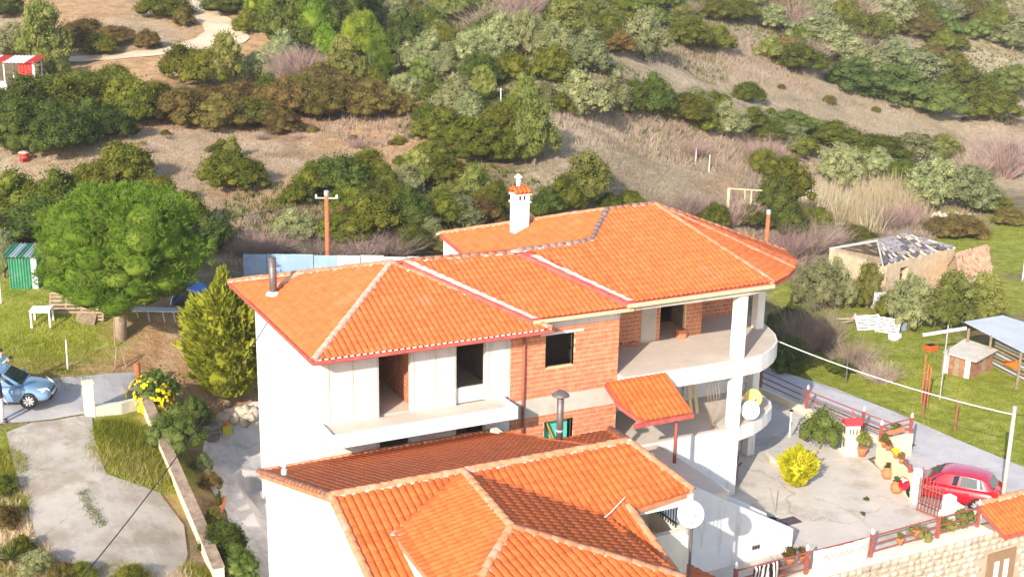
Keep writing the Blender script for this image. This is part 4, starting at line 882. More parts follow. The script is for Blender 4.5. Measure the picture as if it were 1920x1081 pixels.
# grasses, reeds and dry stalks nobody could count
def tufts(name, label, m, pts, h, wd, n, spread, seed, lean=.25):
    r = rng(seed); P = []
    for x, y, rad, dens in pts:
        c = at(x, y); k = int(n*dens)
        a = r.uniform(0,2*math.pi,k); t = np.sqrt(r.random(k))*rad; P.append(np.stack([c[0]+t*np.cos(a), c[1]+t*np.sin(a)], 1))
    P = np.concatenate(P); z = np.array([gz(*p) for p in P]); B = np.concatenate([P, z[:,None]], 1)
    V = []; F = []; k = len(B)
    for j in range(spread):
        d = unit(np.stack([r.normal(size=k)*lean, r.normal(size=k)*lean, np.ones(k)], 1)); L_ = h*r.uniform(.5,1.2,k)[:,None]
        s = unit(np.stack([r.normal(size=k), r.normal(size=k), np.zeros(k)], 1))*wd
        o = B+np.stack([r.normal(size=k)*.08, r.normal(size=k)*.08, np.zeros(k)-.03], 1)
        V.append(np.stack([o-s, o+s, o+d*L_], 1).reshape(-1,3))
    V = np.concatenate(V); o = link(name, npmesh(name, V, np.arange(len(V)).reshape(-1,3), m)); return tag(o, label, name.replace('_',' '), kind='stuff')
tufts('dry_grass', 'pale straw grass on the open banks', 'straw', [(450,260,9,1),(330,260,8,1),(600,250,9,1),(700,270,7,1),(450,400,6,.7),(380,340,6,.7),(280,30,9,.7),(230,60,8,.7),(60,60,12,1),(100,290,5,.5),(200,290,5,.5),(520,380,5,.5),(1640,380,8,.7)], .2, .02, 4600, 3, 5, .5)
tufts('pink_grass', 'pinkish dry meadow grass on the slope', 'pinkgrass', [(1150,240,9,1.4),(1250,250,10,1.4),(1350,262,9,1),(1100,230,6,.8),(1300,110,11,1.6),(1400,110,12,1.8),(1500,190,14,1.6),(1600,210,15,1.6),(1700,240,15,1.6),(1800,270,15,1.4),(1450,150,12,1.4),(1560,440,7,.6),(1700,405,8,.7),(1880,300,15,1)], .32, .022, 2300, 3, 6, .5)
tufts('green_grass', 'short fresh green turf in the field and verges', 'grass', [(1600,600,5,1),(1640,650,7,1.6),(1560,650,4,.8),(1880,470,9,1.2),(1860,430,7,.8),(1800,760,7,1.6),(1700,740,6,1.4),(1900,700,6,1),(1640,720,5,1),(1850,800,6,1.4),(60,560,5,1),(100,610,4,1),(20,640,4,1),(60,650,3,.8),(230,830,2.2,1),(260,870,1.6,.8),(10,860,1.6,.6)], .13, .014, 2200, 3, 7, .5)
tufts('reed_bed', 'tall straw coloured reeds beside the ruined house', 'reed', [(1545,400,2.4,.7),(1565,410,2.6,1),(1595,418,2.6,.9),(1630,405,2.4,.7),(1660,395,2.8,1.3),(1680,388,2.2,1),(1535,392,1.6,.4),(1700,400,2,.4),(1610,395,4,.5)], 2.6, .035, 150, 5, 8, .24)
tufts('tall_dry_grass', 'waist high pinkish dry grass across the middle of the slope', 'pinkgrass', [(1080,235,5,.8),(1130,245,5,1),(1180,255,5,1),(1230,258,5,1),(1280,265,5,1),(1330,275,5,1),(1380,280,5,1),(1430,295,5,.8),(1280,105,7,1.2),(1340,100,7,1.2),(1400,108,7,1.2),(1440,120,6,1),(1640,395,5,.6),(1500,190,8,.5),(1700,235,9,.5)], .75, .03, 420, 5, 31, .5)
tufts('bank_grass', 'rough pale dry grass on the bank behind the big roof', 'pinkgrass', [(1120,345,5,1),(1180,360,5,1),(1230,335,6,1),(1290,350,6,1),(1150,300,6,1),(1250,300,6,1),(1330,340,6,1),(1380,350,5,1),(1270,140,8,.8),(1350,150,8,.6),(1500,165,9,.5),(700,400,6,.6),(560,440,5,.6),(500,410,4,.4)], .3, .022, 1500, 3, 51, .6)
tufts('verge_weeds', 'mixed rough weeds along the driveway edges', 'grass', [(228,840,1.3,1.2),(262,868,1.2,1.1),(225,812,1.1,.9),(2,870,.9,.8),(5,950,.9,.8),(30,1050,.9,.5),(365,1075,.5,.5),(230,1095,1.2,.6),(90,690,2.6,.4),(40,690,3,.5),(385,1085,.4,.3)], .24, .016, 900, 4, 9, .6)
tufts('weed_strip', 'strip of green weeds growing from a crack in the driveway', 'L_green', [(157,922,.16,.5),(161,935,.15,.5),(166,947,.16,.5),(172,958,.18,.6),(179,969,.2,.6),(187,979,.2,.6)], .16, .018, 160, 4, 19, .8)
tufts('straw_weeds', 'dead straw weeds along the driveway edges', 'straw', [(3,930,.9,.35),(10,990,.9,.4),(45,1050,.9,.4),(90,1075,.8,.3),(345,1090,.6,.2),(235,870,1.4,.12)], .36, .012, 600, 4, 10, .5)
tufts('scrub_cover', 'low tangled scrub covering the upper slope', 'L_scrub', [(700,30,10,1),(800,60,10,1),(880,20,12,1),(960,50,11,1),(1050,20,12,1),(1150,50,12,1),(1250,25,13,1),(1350,20,14,1),(1450,40,13,1),(1540,60,14,1),(1640,70,15,1),(1740,110,14,1),(1850,110,16,1),(800,180,6,.7),(900,230,6,.6),(1000,170,6,.6),(1180,180,6,.6),(1600,20,18,1),(1800,20,20,1),(1000,120,7,.7),(1250,90,7,.7),(720,150,5,.5),(560,420,5,.6),(680,420,6,.8),(800,400,6,.8),(900,380,6,.7)], .5, .07, 700, 4, 21, .8)
tufts('mauve_cover', 'low mauve grey dead scrub between the bushes', 'twig', [(760,40,9,1),(920,60,10,1),(1000,20,10,1),(1120,60,9,1),(1200,60,10,1),(1330,60,9,1),(1440,30,12,1),(1540,30,12,1),(1480,430,5,1),(1540,470,5,1),(1640,430,5,1),(1440,290,7,1),(1350,300,7,1),(740,470,5,1),(600,470,5,1),(1720,420,6,.8),(700,240,4,.4),(580,150,5,.6)], .7, .03, 500, 5, 22, .5)
# ------------------------------------------------------------------ single trees
def branch_tree(name, label, cat, foot, tr_h, tr_r, mesh, limbs, barkm='barkpine', shift=(0,0,0)):
    t = thing(name, label, cat, (foot[0], foot[1], gz(foot[0], foot[1])))
    mb = MB().tube([(0,0,-.3),(.05,0,tr_h*.5),(-.05,.05,tr_h),(0,0,tr_h*1.45)], [tr_r*1.25,tr_r,tr_r*.8,tr_r*.35], 10); mb.build('trunk', barkm, t, smooth=True)
    for p in limbs:
        MB().tube([(0,0,tr_h*p[3]),(p[0]*.5,p[1]*.5,tr_h*p[3]+(p[2]-tr_h*p[3])*.6),(p[0],p[1],p[2])], [tr_r*.5,tr_r*.35,tr_r*.12], 7).build('limb', barkm, t, smooth=True)
    link('crown', mesh, t, loc=shift); return t
def needle_crown(seed, lobes, n, ln, m):
    r = rng(seed); lob = np.array(lobes); ar = lob[:,3]*lob[:,4]+lob[:,3]*lob[:,5]; k = r.choice(len(lob), n, p=ar/ar.sum())
    d = unit(r.normal(size=(n,3))); d[:,2] = np.where(d[:,2] < -.25, -d[:,2], d[:,2]); P = lob[k,:3]+d*lob[k,3:]*(1-.25*r.random(n)**1.5+.08*r.normal(size=n))[:,None]
    keep = np.ones(n, bool)
    for i in range(len(lob)): keep &= (np.linalg.norm((P-lob[i,:3])/lob[i,3:], axis=1) > .6) | (k == i)
    P, d = P[keep], d[keep]; VV = []; N3 = 6
    for j in range(N3):                                   # a tuft: needles fanning outward
        a = unit(d+r.normal(size=d.shape)*.75+np.array([0,0,.25])); s = unit(np.cross(a, r.normal(size=d.shape)))*ln*.085; L_ = ln*r.uniform(.6,1.2,(len(P),1))
        VV.append(np.stack([P-s, P+s, P+a*L_], 1).reshape(-1,3))
    V = np.concatenate(VV); T = np.arange(len(V)).reshape(-1,3); VL = [V]; TL_ = [T]; b = len(V)
    for l in lob: VL.append(l[:3]+ICOV*l[3:]*.70*(1+.1*r.normal(size=(len(ICOV),1)))); TL_.append(ICOF+b); b += len(ICOV)
    return npmesh('needles', np.concatenate(VL), np.concatenate(TL_), m)
def umbrella(seed, w, z0, h, k):
    r = rng(seed); out = []
    for i in range(k):
        a = 2.399963*i; t = math.sqrt((i+.5)/k)*w*.43; zz = z0+h*(.30+.62*math.sqrt(max(0,1-(t/(w*.47))**2))*r.uniform(.8,1.05)); s = r.uniform(.85,1.25)
        out.append((t*math.cos(a), t*math.sin(a), zz, .95*s, .95*s, .72*s))
    for i in range(k//2):
        a = r.uniform(0,6.28); t = w*r.uniform(.26,.46); out.append((t*math.cos(a), t*math.sin(a), z0+h*r.uniform(.05,.35), .8, .8, .55))
    return out
def ball(seed, w, h, k):
    r = rng(seed); out = []
    for i in range(k):
        z = 1-2*(i+.5)/k*.93; a = 2.399963*i+r.normal()*.15; q = math.sqrt(max(0,1-z*z)); rr = r.uniform(.60,.98); s = r.uniform(.7,1.25)
        out.append((q*math.cos(a)*w*.47*rr, q*math.sin(a)*w*.47*rr, h*.56+z*h*.40*rr, .95*s, .95*s, .74*s))
    return out+[(0,0,h*.55,w*.2,w*.2,h*.2)]
pf = at(226,630); sc_ = ppm(pf)
pw, ph = 285/sc_, 292/sc_/.96
branch_tree('pine_tree', 'big round headed bright green stone pine on the bank behind the lane', 'pine tree', pf, ph*.30, .26, needle_crown(3, ball(3, pw, ph, 66), 12000, .27, 'L_pine'),
    [(math.cos(a)*pw*.3, math.sin(a)*pw*.3, ph*(.5+.1*(i%3)), .75+.06*(i%4)) for i, a in enumerate(np.arange(0,6.28,.9))], shift=(.45,-.2,0))
def plume_mesh(seed, w, h, n, m, leaf=.16, up=.9):
    """conifer of upswept sprays: every spray is a flat plume of scale leaves round a shoot"""
    r = rng(seed); P = []; D = []
    for i in range(n):
        t = ((i+.5)/n)**.85; z = h*(.03+.90*t); rad = w*.5*max(.03, math.sin(math.pi*min(.99, t*.9+.18)))**.8; a = 2.399963*i+r.normal()*.2
        o = np.array([math.cos(a), math.sin(a), 0]); base = o*rad*.25+np.array([0,0,z*.92]); tip = o*rad*r.uniform(.75,1.08)+np.array([0,0,z+h*.07*r.uniform(.5,1.5)])
        d = unit(tip-base); d = unit(d+np.array([0,0,up*.55])); L_ = np.linalg.norm(tip-base)*r.uniform(.85,1.1); side = unit(np.cross(d, o+r.normal(size=3)*.3))
        for j in range(26):
            s = r.random()**.7; wd_ = L_*.17*math.sin(math.pi*min(1,.15+s*.85))*r.uniform(-1,1)
            P.append(base+d*L_*s+side*wd_+np.cross(d,side)*r.normal()*L_*.05); D.append(unit(d+side*wd_*1.6/L_*2+r.normal(size=3)*.2))
    P = np.array(P); D = np.array(D); s = unit(np.cross(D, r.normal(size=D.shape)))*leaf*.33; L2 = leaf*r.uniform(.7,1.5,(len(P),1))
    V = np.stack([P-D*L2*.3, P+s, P+D*L2, P-s], 1).reshape(-1,3); F = np.arange(len(V)).reshape(-1,4); T = np.concatenate([F[:,[0,1,2]],F[:,[0,2,3]]])
    C_ = np.array([0,0,h*.42])+ICOV*np.array([w*.26,w*.26,h*.42]); return npmesh('sprays', np.concatenate([V,C_]), np.concatenate([T,ICOF+len(V)]), m)
def conifer(name, label, foot, w, h, m, seed, n, leaf):
    t = thing(name, label, 'conifer', (foot[0],foot[1],gz(foot[0],foot[1])))
    MB().tube([(0,0,-.2),(0,0,h*.5),(0,0,h*.92)], [h*.022,h*.015,h*.004], 8).build('trunk', 'bark', t); link('crown', plume_mesh(seed, w, h, n, m, leaf), t, loc=(0,0,h*.05)); return t
cf = at(428,762); s_ = ppm(cf)
conifer('conifer', 'tall yellow green conifer beside the white side wall of the house', cf, 200/s_, 240/s_/.96, 'L_cyp', 5, 320, .27)
conifer('golden_conifer', 'bright yellow golden conifer on the patio', (20.8,-1.0), 1.95, 1.85, 'L_gold', 6, 150, .17)
# grove of young pines at the top of the slope
for i, (x, y, w_, h_) in enumerate([(575,100,120,130),(640,95,90,130),(665,110,46,80),(715,148,50,66),(612,112,50,56),(545,80,90,90),(690,110,60,80),(500,50,80,70)]):
    p = at(x, y); s_ = ppm(p); hh = h_/s_/.96
    pk = ['broad bright green', 'tall dark', 'slim bright green', 'slim fresh green', 'small pointed', 'spreading mid green', 'shaded blue green', 'hazy upper'][i]
    branch_tree('pine_tree', pk+' pine in the grove right of the dirt track', 'pine tree', p, hh*.25, .14, needle_crown(30+i, dome_lobes(30+i, w_/s_, hh, 12, .9, .42), 1500, .42, 'L_pine' if i != 1 else 'L_dark'), [])

# ------------------------------------------------------------------ poles and wires
def pole(name, label, foot, h, r, m, cross=True):
    t = thing(name, label, 'pole', foot); MB().tube([(0,0,-.4),(0,0,h)], [r*1.15, r*.8], 10).build('shaft', m, t, smooth=True)
    MB().tube([(0,0,h-.02),(0,0,h+.22)], r*.95, 10).build('cap', 'metal', t)
    if cross:
        MB().bar((-.5,.25,h-.15),(.5,-.25,h-.15), .06).build('crossarm', 'metal', t)
        for k in (-.45,.45): MB().lathe([(.03,0),(.06,.04),(.05,.12),(.02,.15)], (k,-k*.5,h-.12), 8).build('insulator', 'white', t)
    return t
q = dep(612,365,60.0); gq = gz(q[0],q[1]); pole('utility_pole', 'reddish wooden utility pole rising behind the left roof', (q[0],q[1],gq), q[2]-gq, .13, 'polewood')
P613 = (q[0],q[1],q[2]-.15)
q = dep(1441,400,67.0); gq = gz(q[0],q[1]); pole('utility_pole', 'reddish wooden pole behind the right end of the big roof', (q[0],q[1],gq), q[2]-gq, .14, 'polewood', False); P1441 = (q[0],q[1],q[2]-.1)
pole('lamp_pole', 'grey concrete pole beside the red car', (27.1,-6.35,0), 4.35, .09, 'concrete', False)
def wire(label, a, b, sag, r=.014, m='black', cat='cable'):
    a, b = Vector(a), Vector(b); P_ = [a.lerp(b, t/16)-Vector((0,0,sag*4*(t/16)*(1-t/16))) for t in range(17)]
    tag(MB().tube(P_, r, 5).build('cable', m), label, cat)
wire('dark cable running from the left wall of the house down to the lower left corner', (-.08,5.1,8.42), dep(130,1110,33), .35, .018)
wire('thin dark wire crossing the round headed pine', dep(-30,406,60), P613, .9, .014)
wire('pale cable from the rounded balcony to the concrete pole', (21.6,1.9,5.6), (27.1,-6.35,4.2), .25, .022, 'whitepaint')
wire('thin wire right of the concrete pole', (27.1,-6.35,4.2), (40,-16,5.2), .3, .012)
wire('thin wire behind the right roof corner', P1441, dep(1300,430,62), .3, .012)

# ------------------------------------------------------------------ walls, fences, yard
def wallrun(name, label, cat, pts, h, th, m, cope=None, group=None):
    """low wall along a polyline of (x,y,z ground)"""
    t = thing(name, label, cat, pts[0], 0, group); o = np.array(pts[0])
    for k, (a, b) in enumerate(zip(pts, pts[1:])):
        a, b = np.array(a)-o, np.array(b)-o; d = (b-a)[:2]; d = d/np.hypot(*d); n2 = np.array([-d[1], d[0]])*th/2
        q = [(a[0]+n2[0]*s, a[1]+n2[1]*s) for s in (1,-1)]+[(b[0]+n2[0]*s, b[1]+n2[1]*s) for s in (-1,1)]
        MB().prism(q, [a[2]-.4]*2+[b[2]-.4]*2, [a[2]+h]*2+[b[2]+h]*2).build('wall_panel', m, t)
        if cope:
            q = [(a[0]+n2[0]*s*1.15, a[1]+n2[1]*s*1.15) for s in (1,-1)]+[(b[0]+n2[0]*s*1.15, b[1]+n2[1]*s*1.15) for s in (-1,1)]
            MB().prism(q, [a[2]+h+.003]*2+[b[2]+h+.003]*2, [a[2]+h+.05]*2+[b[2]+h+.05]*2).build('coping', cope, t)
    return t
def g3(x, y, dz=0): p = at(x, y); return (p[0], p[1], p[2]+dz)
M['wornred'] = mat('worn_brick_coping', (.22,.155,.115), .95, .3, 3.0, col2=(.36,.27,.20), bump=.4, stain=((.32,.27,.20), 1.5, .55, .7))
wallrun('garden_wall', 'long low cream garden wall with worn brick coping along the driveway', 'wall', [g3(268,752),g3(300,832),g3(340,925),g3(375,1005),g3(412,1095)], .62, .36, 'beige', 'wornred')
wallrun('road_wall', 'short low cream wall across the end of the driveway', 'wall', [g3(176,778),g3(225,772),g3(264,762)], .42, .3, 'cream')
t = thing('gate_pillar', 'square cream gate pillar at the edge of the asphalt lane', 'pillar', g3(169,777)); MB().box(-.2,-.2,-.3, .2,.2,1.35).build('shaft', 'cream', t, bevel=.03); MB().box(-.22,-.22,1.35, .22,.22,1.42).build('cap', 'beige', t)
t = thing('log_post', 'sawn orange log end on a leaning post at the top of the garden wall', 'post', g3(262,724)); MB().tube([(0,0,-.2),(-.05,.1,1.0)], [.10,.13], 10).build('shaft', 'polewood', t); MB().tube([(-.05,.1,1.0),(-.055,.11,1.02)], .125, 10).build('sawn_face', 'brick', t)
def fence(name, label, pts, h, rails, posts=None, finial=True, m='redmetal', skip_last=False):
    t = thing(name, label, 'fence', pts[0]); o = Vector(pts[0])
    for k, p in enumerate(pts):
        q = Vector(p)-o
        MB().box(q.x-.06,q.y-.06,q.z-.05, q.x+.06,q.y+.06,q.z+h).build('post', m, t)
        if finial: MB().lathe([(.05,0),(.07,.05),(.06,.14),(.02,.22),(.008,.26)], (q.x,q.y,q.z+h), 8).build('finial', 'white', t)
    for a, b in zip(pts, pts[1:]):
        a, b = Vector(a)-o, Vector(b)-o
        for r_ in rails: MB().bar(a+Vector((0,0,r_)), b+Vector((0,0,r_)), .045, .05).build('rail', m, t)
    return t
F_ = [(26.75,9.15,.3),(26.92,5.72,.3),(27.36,2.24,.3),(27.92,-.27,.25)]
wallrun('kerb_wall', 'low beige wall under the red rail fence beside the lane', 'wall', [(26.6,11.5,0),(26.75,9.15,0),(26.92,5.72,0),(27.36,2.24,0),(27.92,-.27,0)], .3, .22, 'beige')
fence('rail_fence', 'red three rail fence with white finials between patio and lane', [(26.6,11.5,.3)]+F_, 1.0, (.28,.58,.9))
wallrun('terrace_wall', 'beige planter wall with clay pots left of the gate', 'wall', [(27.92,-.3,0),(25.9,-.4,0),(24.42,-4.1,0)], 1.05, .2, 'beige')
fence('planter_fence', 'short red rail fence on the beige planter wall', [(27.85,-.28,1.05),(25.92,-.42,1.05)], .75, (.2,.45,.7))
fence('slope_rail', 'two thin red rails stepping down the beige planter wall', [(25.86,-.5,1.05),(24.6,-3.6,1.05)], .35, (.12,.3), finial=False)
t = thing('gate_pillar', 'tall narrow white gate pillar in front of the red car bonnet', 'pillar', (24.36,-4.28,0)); MB().box(-.14,-.14,0, .14,.14,1.5).build('shaft', 'whitepaint', t, bevel=.02); MB().bar((.17,-.1,.05),(.17,-.1,1.6), .04).build('hinge_bar', 'redmetal', t)
t = thing('gate_pillar', 'white gate pillar with rounded wing right of the barred gate', 'pillar', (24.05,-6.35,0)); MB().box(-.2,-.2,0, .2,.2,1.25).build('shaft', 'whitepaint', t, bevel=.03)
MB().add([(.2,-.12,0),(1.7,-.2,0),(1.7,-.2,.35),(1.1,-.16,.45),(.7,-.14,.7),(.2,-.12,1.05),(.2,.08,0),(1.7,0,0),(1.7,0,.35),(1.1,.04,.45),(.7,.06,.7),(.2,.08,1.05)], [(0,1,2,3,4,5),(11,10,9,8,7,6),(0,6,7,1),(1,7,8,2),(2,8,9,3),(3,9,10,4),(4,10,11,5),(5,11,6,0)]).build('wing', 'cream', t)
t = thing('gate', 'red barred iron gate leaf standing ajar before the red car', 'gate', (24.0,-6.08,0))
d_ = Vector((-.2,.98,0)).normalized()
for z_ in (.12,.62,1.18): MB().bar(Vector((0,0,z_)), d_*1.15+Vector((0,0,z_)), .045).build('rail', 'redmetal', t)
for k in range(8): MB().bar(d_*(.03+k*.155)+Vector((0,0,.08)), d_*(.03+k*.155)+Vector((0,0,1.28+.25*math.sin(k/7*math.pi)+.04*k)), .028).build('bar', 'redmetal', t)
# retaining wall of field stones along the front of the patio
RW = thing('stone_wall', 'cream field stone retaining wall below the patio fence', 'wall', (0,0,0))
MB().box(11.5,-7.62,-3.2, 28.2,-6.98,-.02).build('wall_core', 'stonejoint', RW)
def stone_mesh(seed):
    r = rng(seed); V, F = ico(1); V = np.sign(V)*np.abs(V)**.55; V *= (1+.10*r.normal(size=V.shape)); return npmesh('stone', V*.5, F, 'rock')
ST = [stone_mesh(s) for s in range(4)]
x = 14.2; row = 0; cnt = 0; zc = -.06
while zc > -2.6 and cnt < 298:
    hh = RND.uniform(.22,.32); x = 14.0+RND.random()*.2
    while x < 27.8 and cnt < 298:
        ln = RND.uniform(.26,.62); px_, py_, _ = pj((x,-7.6,zc-hh/2))
        if py_ < 1095 and not (25.0 < x+ln and x < 26.65 and zc < -.85):
            link('stone', ST[RND.randrange(4)], RW, (x+ln/2,-7.60,zc-hh/2), (RND.uniform(-.1,.1),RND.uniform(-.08,.08),RND.uniform(-.05,.05)), (ln*.98,.16,hh*.98)); cnt += 1
        x += ln+.015
    zc -= hh+.012
MB().box(11.5,-7.64,-.02, 25.2,-6.96,.05).build('coping', 'cream', RW)
t = thing('door', 'brown panelled garden door with two white glass strips in the stone wall', 'door', (25.1,-7.70,-3)); MB().box(0,0,0, 1.55,.1,2.05).build('leaf', mat('brown_door', (.30,.19,.11), .6, .1, 4.0), t)
for a in (.38,.92): MB().box(a,-.02,.3, a+.25,.0,1.65).build('pane', 'white', t)
fence('front_fence', 'red rail fence with white finials along the stone wall', [(12.9,-7.25,.05),(16.1,-7.25,.05),(19.2,-7.25,.05),(22.7,-7.15,.05),(24.9,-7.1,.05)], .95, (.2,.5,.85))
PR = Roof(thing('gate_porch', 'small orange tiled porch roof at the lower right corner', 'porch', (0,0,0)), 'roof', 'terracotta')
PR.face((25.4,-8.1,-.02), (0,-1), .45, [(25.4,-8.1),(29.5,-8.1),(29.5,-6.55),(25.4,-6.55)]); pr = PR.finish(40); caps(pr, [(25.4,-6.55,.70),(29.5,-6.55,.70)])
# cloths on the fence
M['rug'] = mat('patterned_rug', (.78,.66,.56), .95, .06, 3.0, stain=((.55,.40,.36), 5.0, .58, .6))
def cloth(name, label, x0, x1, y, z0, z1, m, nx_=18, nz=8):
    V = []; F = []
    for i in range(nx_+1):
        for j in range(nz+1):
            u, v = i/nx_, j/nz; V.append((x0+(x1-x0)*u, y-.03-.05*math.sin(u*17)*v-.02*math.sin(u*31+v*4), z1-(z1-z0)*v-.05*math.sin(u*math.pi)))
    for i in range(nx_):
        for j in range(nz): b = i*(nz+1)+j; F.append((b, b+nz+1, b+nz+2, b+1))
    o = MB().add(V, F).build(name, m, smooth=True); s = o.modifiers.new('solid', 'SOLIDIFY'); s.thickness = .02; return tag(o, label, 'rug')
rg = cloth('rug', 'long cream patterned rug hung over the front fence', 16.3, 19.0, -7.32, .05, .98, 'rug')
mb = MB()
for k in range(9): 
    a = 16.7+k*.25; mb.bar((a,-7.46,.55),(a+.12,-7.46,.75), .012); mb.bar((a+.12,-7.46,.75),(a+.24,-7.46,.55), .012)
mb.build('zigzag_border', mat('rug_line', (.45,.33,.32), .95, .1, 5.0), rg)
def zebra():
    m, N, L, P = nodes('wavy_black_white'); g = N.new('ShaderNodeNewGeometry'); wv = N.new('ShaderNodeTexWave'); wv.inputs['Scale'].default_value = 1.6; wv.inputs['Distortion'].default_value = 9; wv.inputs['Detail Scale'].default_value = .9
    r = N.new('ShaderNodeValToRGB'); r.color_ramp.interpolation = 'CONSTANT'; r.color_ramp.elements[1].position = .5; r.color_ramp.elements[0].color = (.02,.01,.015,1); r.color_ramp.elements[1].color = (.7,.6,.58,1)
    L.new(g.outputs['Position'], wv.inputs['Vector']); L.new(wv.outputs['Fac'], r.inputs['Fac']); L.new(r.outputs['Color'], P.inputs['Base Color']); return m
cloth('towel', 'black and white wavy striped towel hung on the front fence', 13.6, 14.75, -7.3, .0, .95, zebra(), 10, 6)

# ------------------------------------------------------------------ pots and small plants
POTM = MB().lathe([(.0,0),(.12,0),(.2,.12),(.21,.26),(.15,.36),(.12,.38),(.14,.42),(.16,.43)], n=14).mesh('pot_body', 'pot', True)
BOXM = MB().lathe([(.10,0),(.15,.2),(.17,.24),(.17,.27),(.14,.27)], n=14).mesh('pot_body', 'pot', True)
SMALL = {}
def small(m, seed, n=420, leaf=.05): 
    if (m, seed) not in SMALL: SMALL[(m,seed)] = crown_mesh('leaves', M[m], seed, dome_lobes(seed, 1.0, 1.0, 8, .6, .45), n, leaf*2, core=.6)
    return SMALL[(m,seed)]
def pot(label, loc, s=1.0, m='L_green', jar=False, w=.5, h=.4, seed=1):
    t = thing('potted_plant', label, 'potted plant', loc); link('pot', POTM if jar else BOXM, t, scale=(s,s,s)); link('leaves', small(m, seed), t, loc=(0,0,(.4 if jar else .24)*s), scale=(w,w,h)); return t
pot('bulbous clay jar with dark plant before the planter wall, farther from the gate', (25.05,-1.9,0), 1.15, 'L_dark', True, .34, .3, 1)
pot('bulbous clay jar with dark plant before the planter wall, nearest the gate', (24.35,-3.2,0), 1.2, 'L_dark', True, .36, .3, 2)
pot('large clay pot with spreading pale shrub beside the shrine', (25.75,.45,0), 1.5, 'L_lime', False, .9, .9, 3)
pot('dark leaved pot on the slope rail near the gate pillar', (24.95,-2.75,1.05), .8, 'L_heath', False, .4, .35, 1)
pot('yellow flowering pot on the planter wall', (25.15,-2.2,1.05), .8, 'yellow', False, .5, .28, 2)
pot('brownish pot on the planter wall below the short rail fence', (25.45,-1.4,1.05), .8, 'L_heath', False, .4, .3, 3)
pot('leafy pot on the planter wall behind the yellow flowers', (25.55,-1.05,1.05), .9, 'L_scrub', False, .5, .4, 1)
t = thing('flower_box', 'terracotta window box hung on the short red fence', 'flower box', (26.85,-.36,1.25)); MB().box(-.45,-.12,0, .45,.12,.22).build('box', 'pot', t, bevel=.02); link('leaves', small('L_green',2), t, loc=(0,0,.18), scale=(.9,.35,.35))
pot('clay pot with green tuft on the front fence rail right of the rug', (20.6,-7.3,.3), .95, 'L_scrub', False, .35, .3, 2)
pot('clay pot behind the front fence near the yellow bush', (21.6,-7.1,.35), .9, 'L_lime', False, .3, .3, 3)
pot('clay planter with brown plant at the end of the stair wall', (15.6,-6.9,.35), 1.1, 'L_heath', False, .7, .5, 1)
pot('clay pot with dry plant on the patio corner', (16.7,-6.3,0), .9, 'L_heath', False, .4, .4, 2)
for (x_, y_, w_, h_, m_, lb) in [(21.9,-7.0,1.0,.75,'L_lime','yellow green bush on the front fence beside the clay pots'),(23.6,-6.85,1.1,.6,'L_lime','trailing green plant near the right end of the front fence'),(24.5,-6.8,.9,.9,'L_green','leafy green climber by the porch roof'),
    (15.2,-6.9,1.3,.7,'twig','thin grey weeds at the foot of the stair wall'),(21.5,-4.3,.22,.2,'L_dark','lone weed tuft in the middle of the patio'),(22.6,-3.3,.28,.22,'L_dark','second weed tuft nearer the jars'),(28.2,-6.7,.3,.5,'yellow','yellow flowers at the right edge by the porch')]:
    o = link('shrub', KIND['twig'][0] if m_ == 'twig' else small(m_, 4, 700, .05), None, (x_,y_,0), (0,0,x_), (w_/4,w_/4,h_/3) if m_ == 'twig' else (w_,w_,h_)); tag(o, lb, 'plant')
pgt = thing('small_tree', 'feathery green young tree behind the raised bed', 'tree', (24.55,1.9,0)); MB().tube([(0,0,-.1),(0,0,1.2)], [.05,.03], 6).build('trunk', 'bark', pgt); link('crown', crown_mesh('leaves', 'L_green', 77, dome_lobes(77, 2.0, 1.9, 16, 1.0, .4), 3200, .12, core=.6), pgt, loc=(0,0,.0), scale=(1.1,1.1,1.0))
# raised bed, shrine, lamp post, doormat
t = thing('raised_bed', 'pale concrete topped raised bed with stone front on the patio', 'raised bed', (0,0,0)); bp = [tuple(pz(x,y,.42)[:2]) for x,y in ((1437,846),(1466,866),(1529,843),(1490,814))]
MB().prism(bp, -.1, .36).build('stone_front', 'rock', t); MB().prism([tuple(np.array(p)+(np.array(p)-np.mean(np.array(bp),0))*.04) for p in bp], .363, .45).build('slab', 'concrete', t)
t = thing('shrine', 'small cream roadside shrine like a little church with red roof', 'shrine', (25.45,.95,0), R(-20)); t.scale = (1.3,1.3,1.2)
MB().box(-.30,-.26,0, .30,.26,.12).build('plinth', 'cream', t); MB().box(-.22,-.19,.12, .22,.19,.72).build('pedestal', 'cream', t); MB().box(-.28,-.25,.72, .28,.25,.78).build('cornice', 'cream', t); MB().box(-.24,-.21,.78, .24,.21,1.22).build('body', 'cream', t)
MB().add([(-.30,-.27,1.22),(.30,-.27,1.22),(.30,.27,1.22),(-.30,.27,1.22),(-.30,0,1.44),(.30,0,1.44)], [(0,3,2,1),(0,1,5,4),(2,3,4,5),(1,2,5),(3,0,4)]).build('gable_roof', mat('shrine_red', (.55,.05,.06), .6, .1, 5.0), t)
def arch(w_, h_, d_):
    P_ = [(-w_/2,0),(w_/2,0),(w_/2,h_-w_/2)]+[(w_/2*math.cos(a), h_-w_/2+w_/2*math.sin(a)) for a in np.linspace(.3,2.84,6)]+[(-w_/2,h_-w_/2)]
    n = len(P_); return [(a,-d_,b) for a,b in P_]+[(a,0,b) for a,b in P_], [tuple(range(n)), tuple(range(2*n-1,n-1,-1))]+[(i,n+i,n+(i+1)%n,(i+1)%n) for i in range(n)]
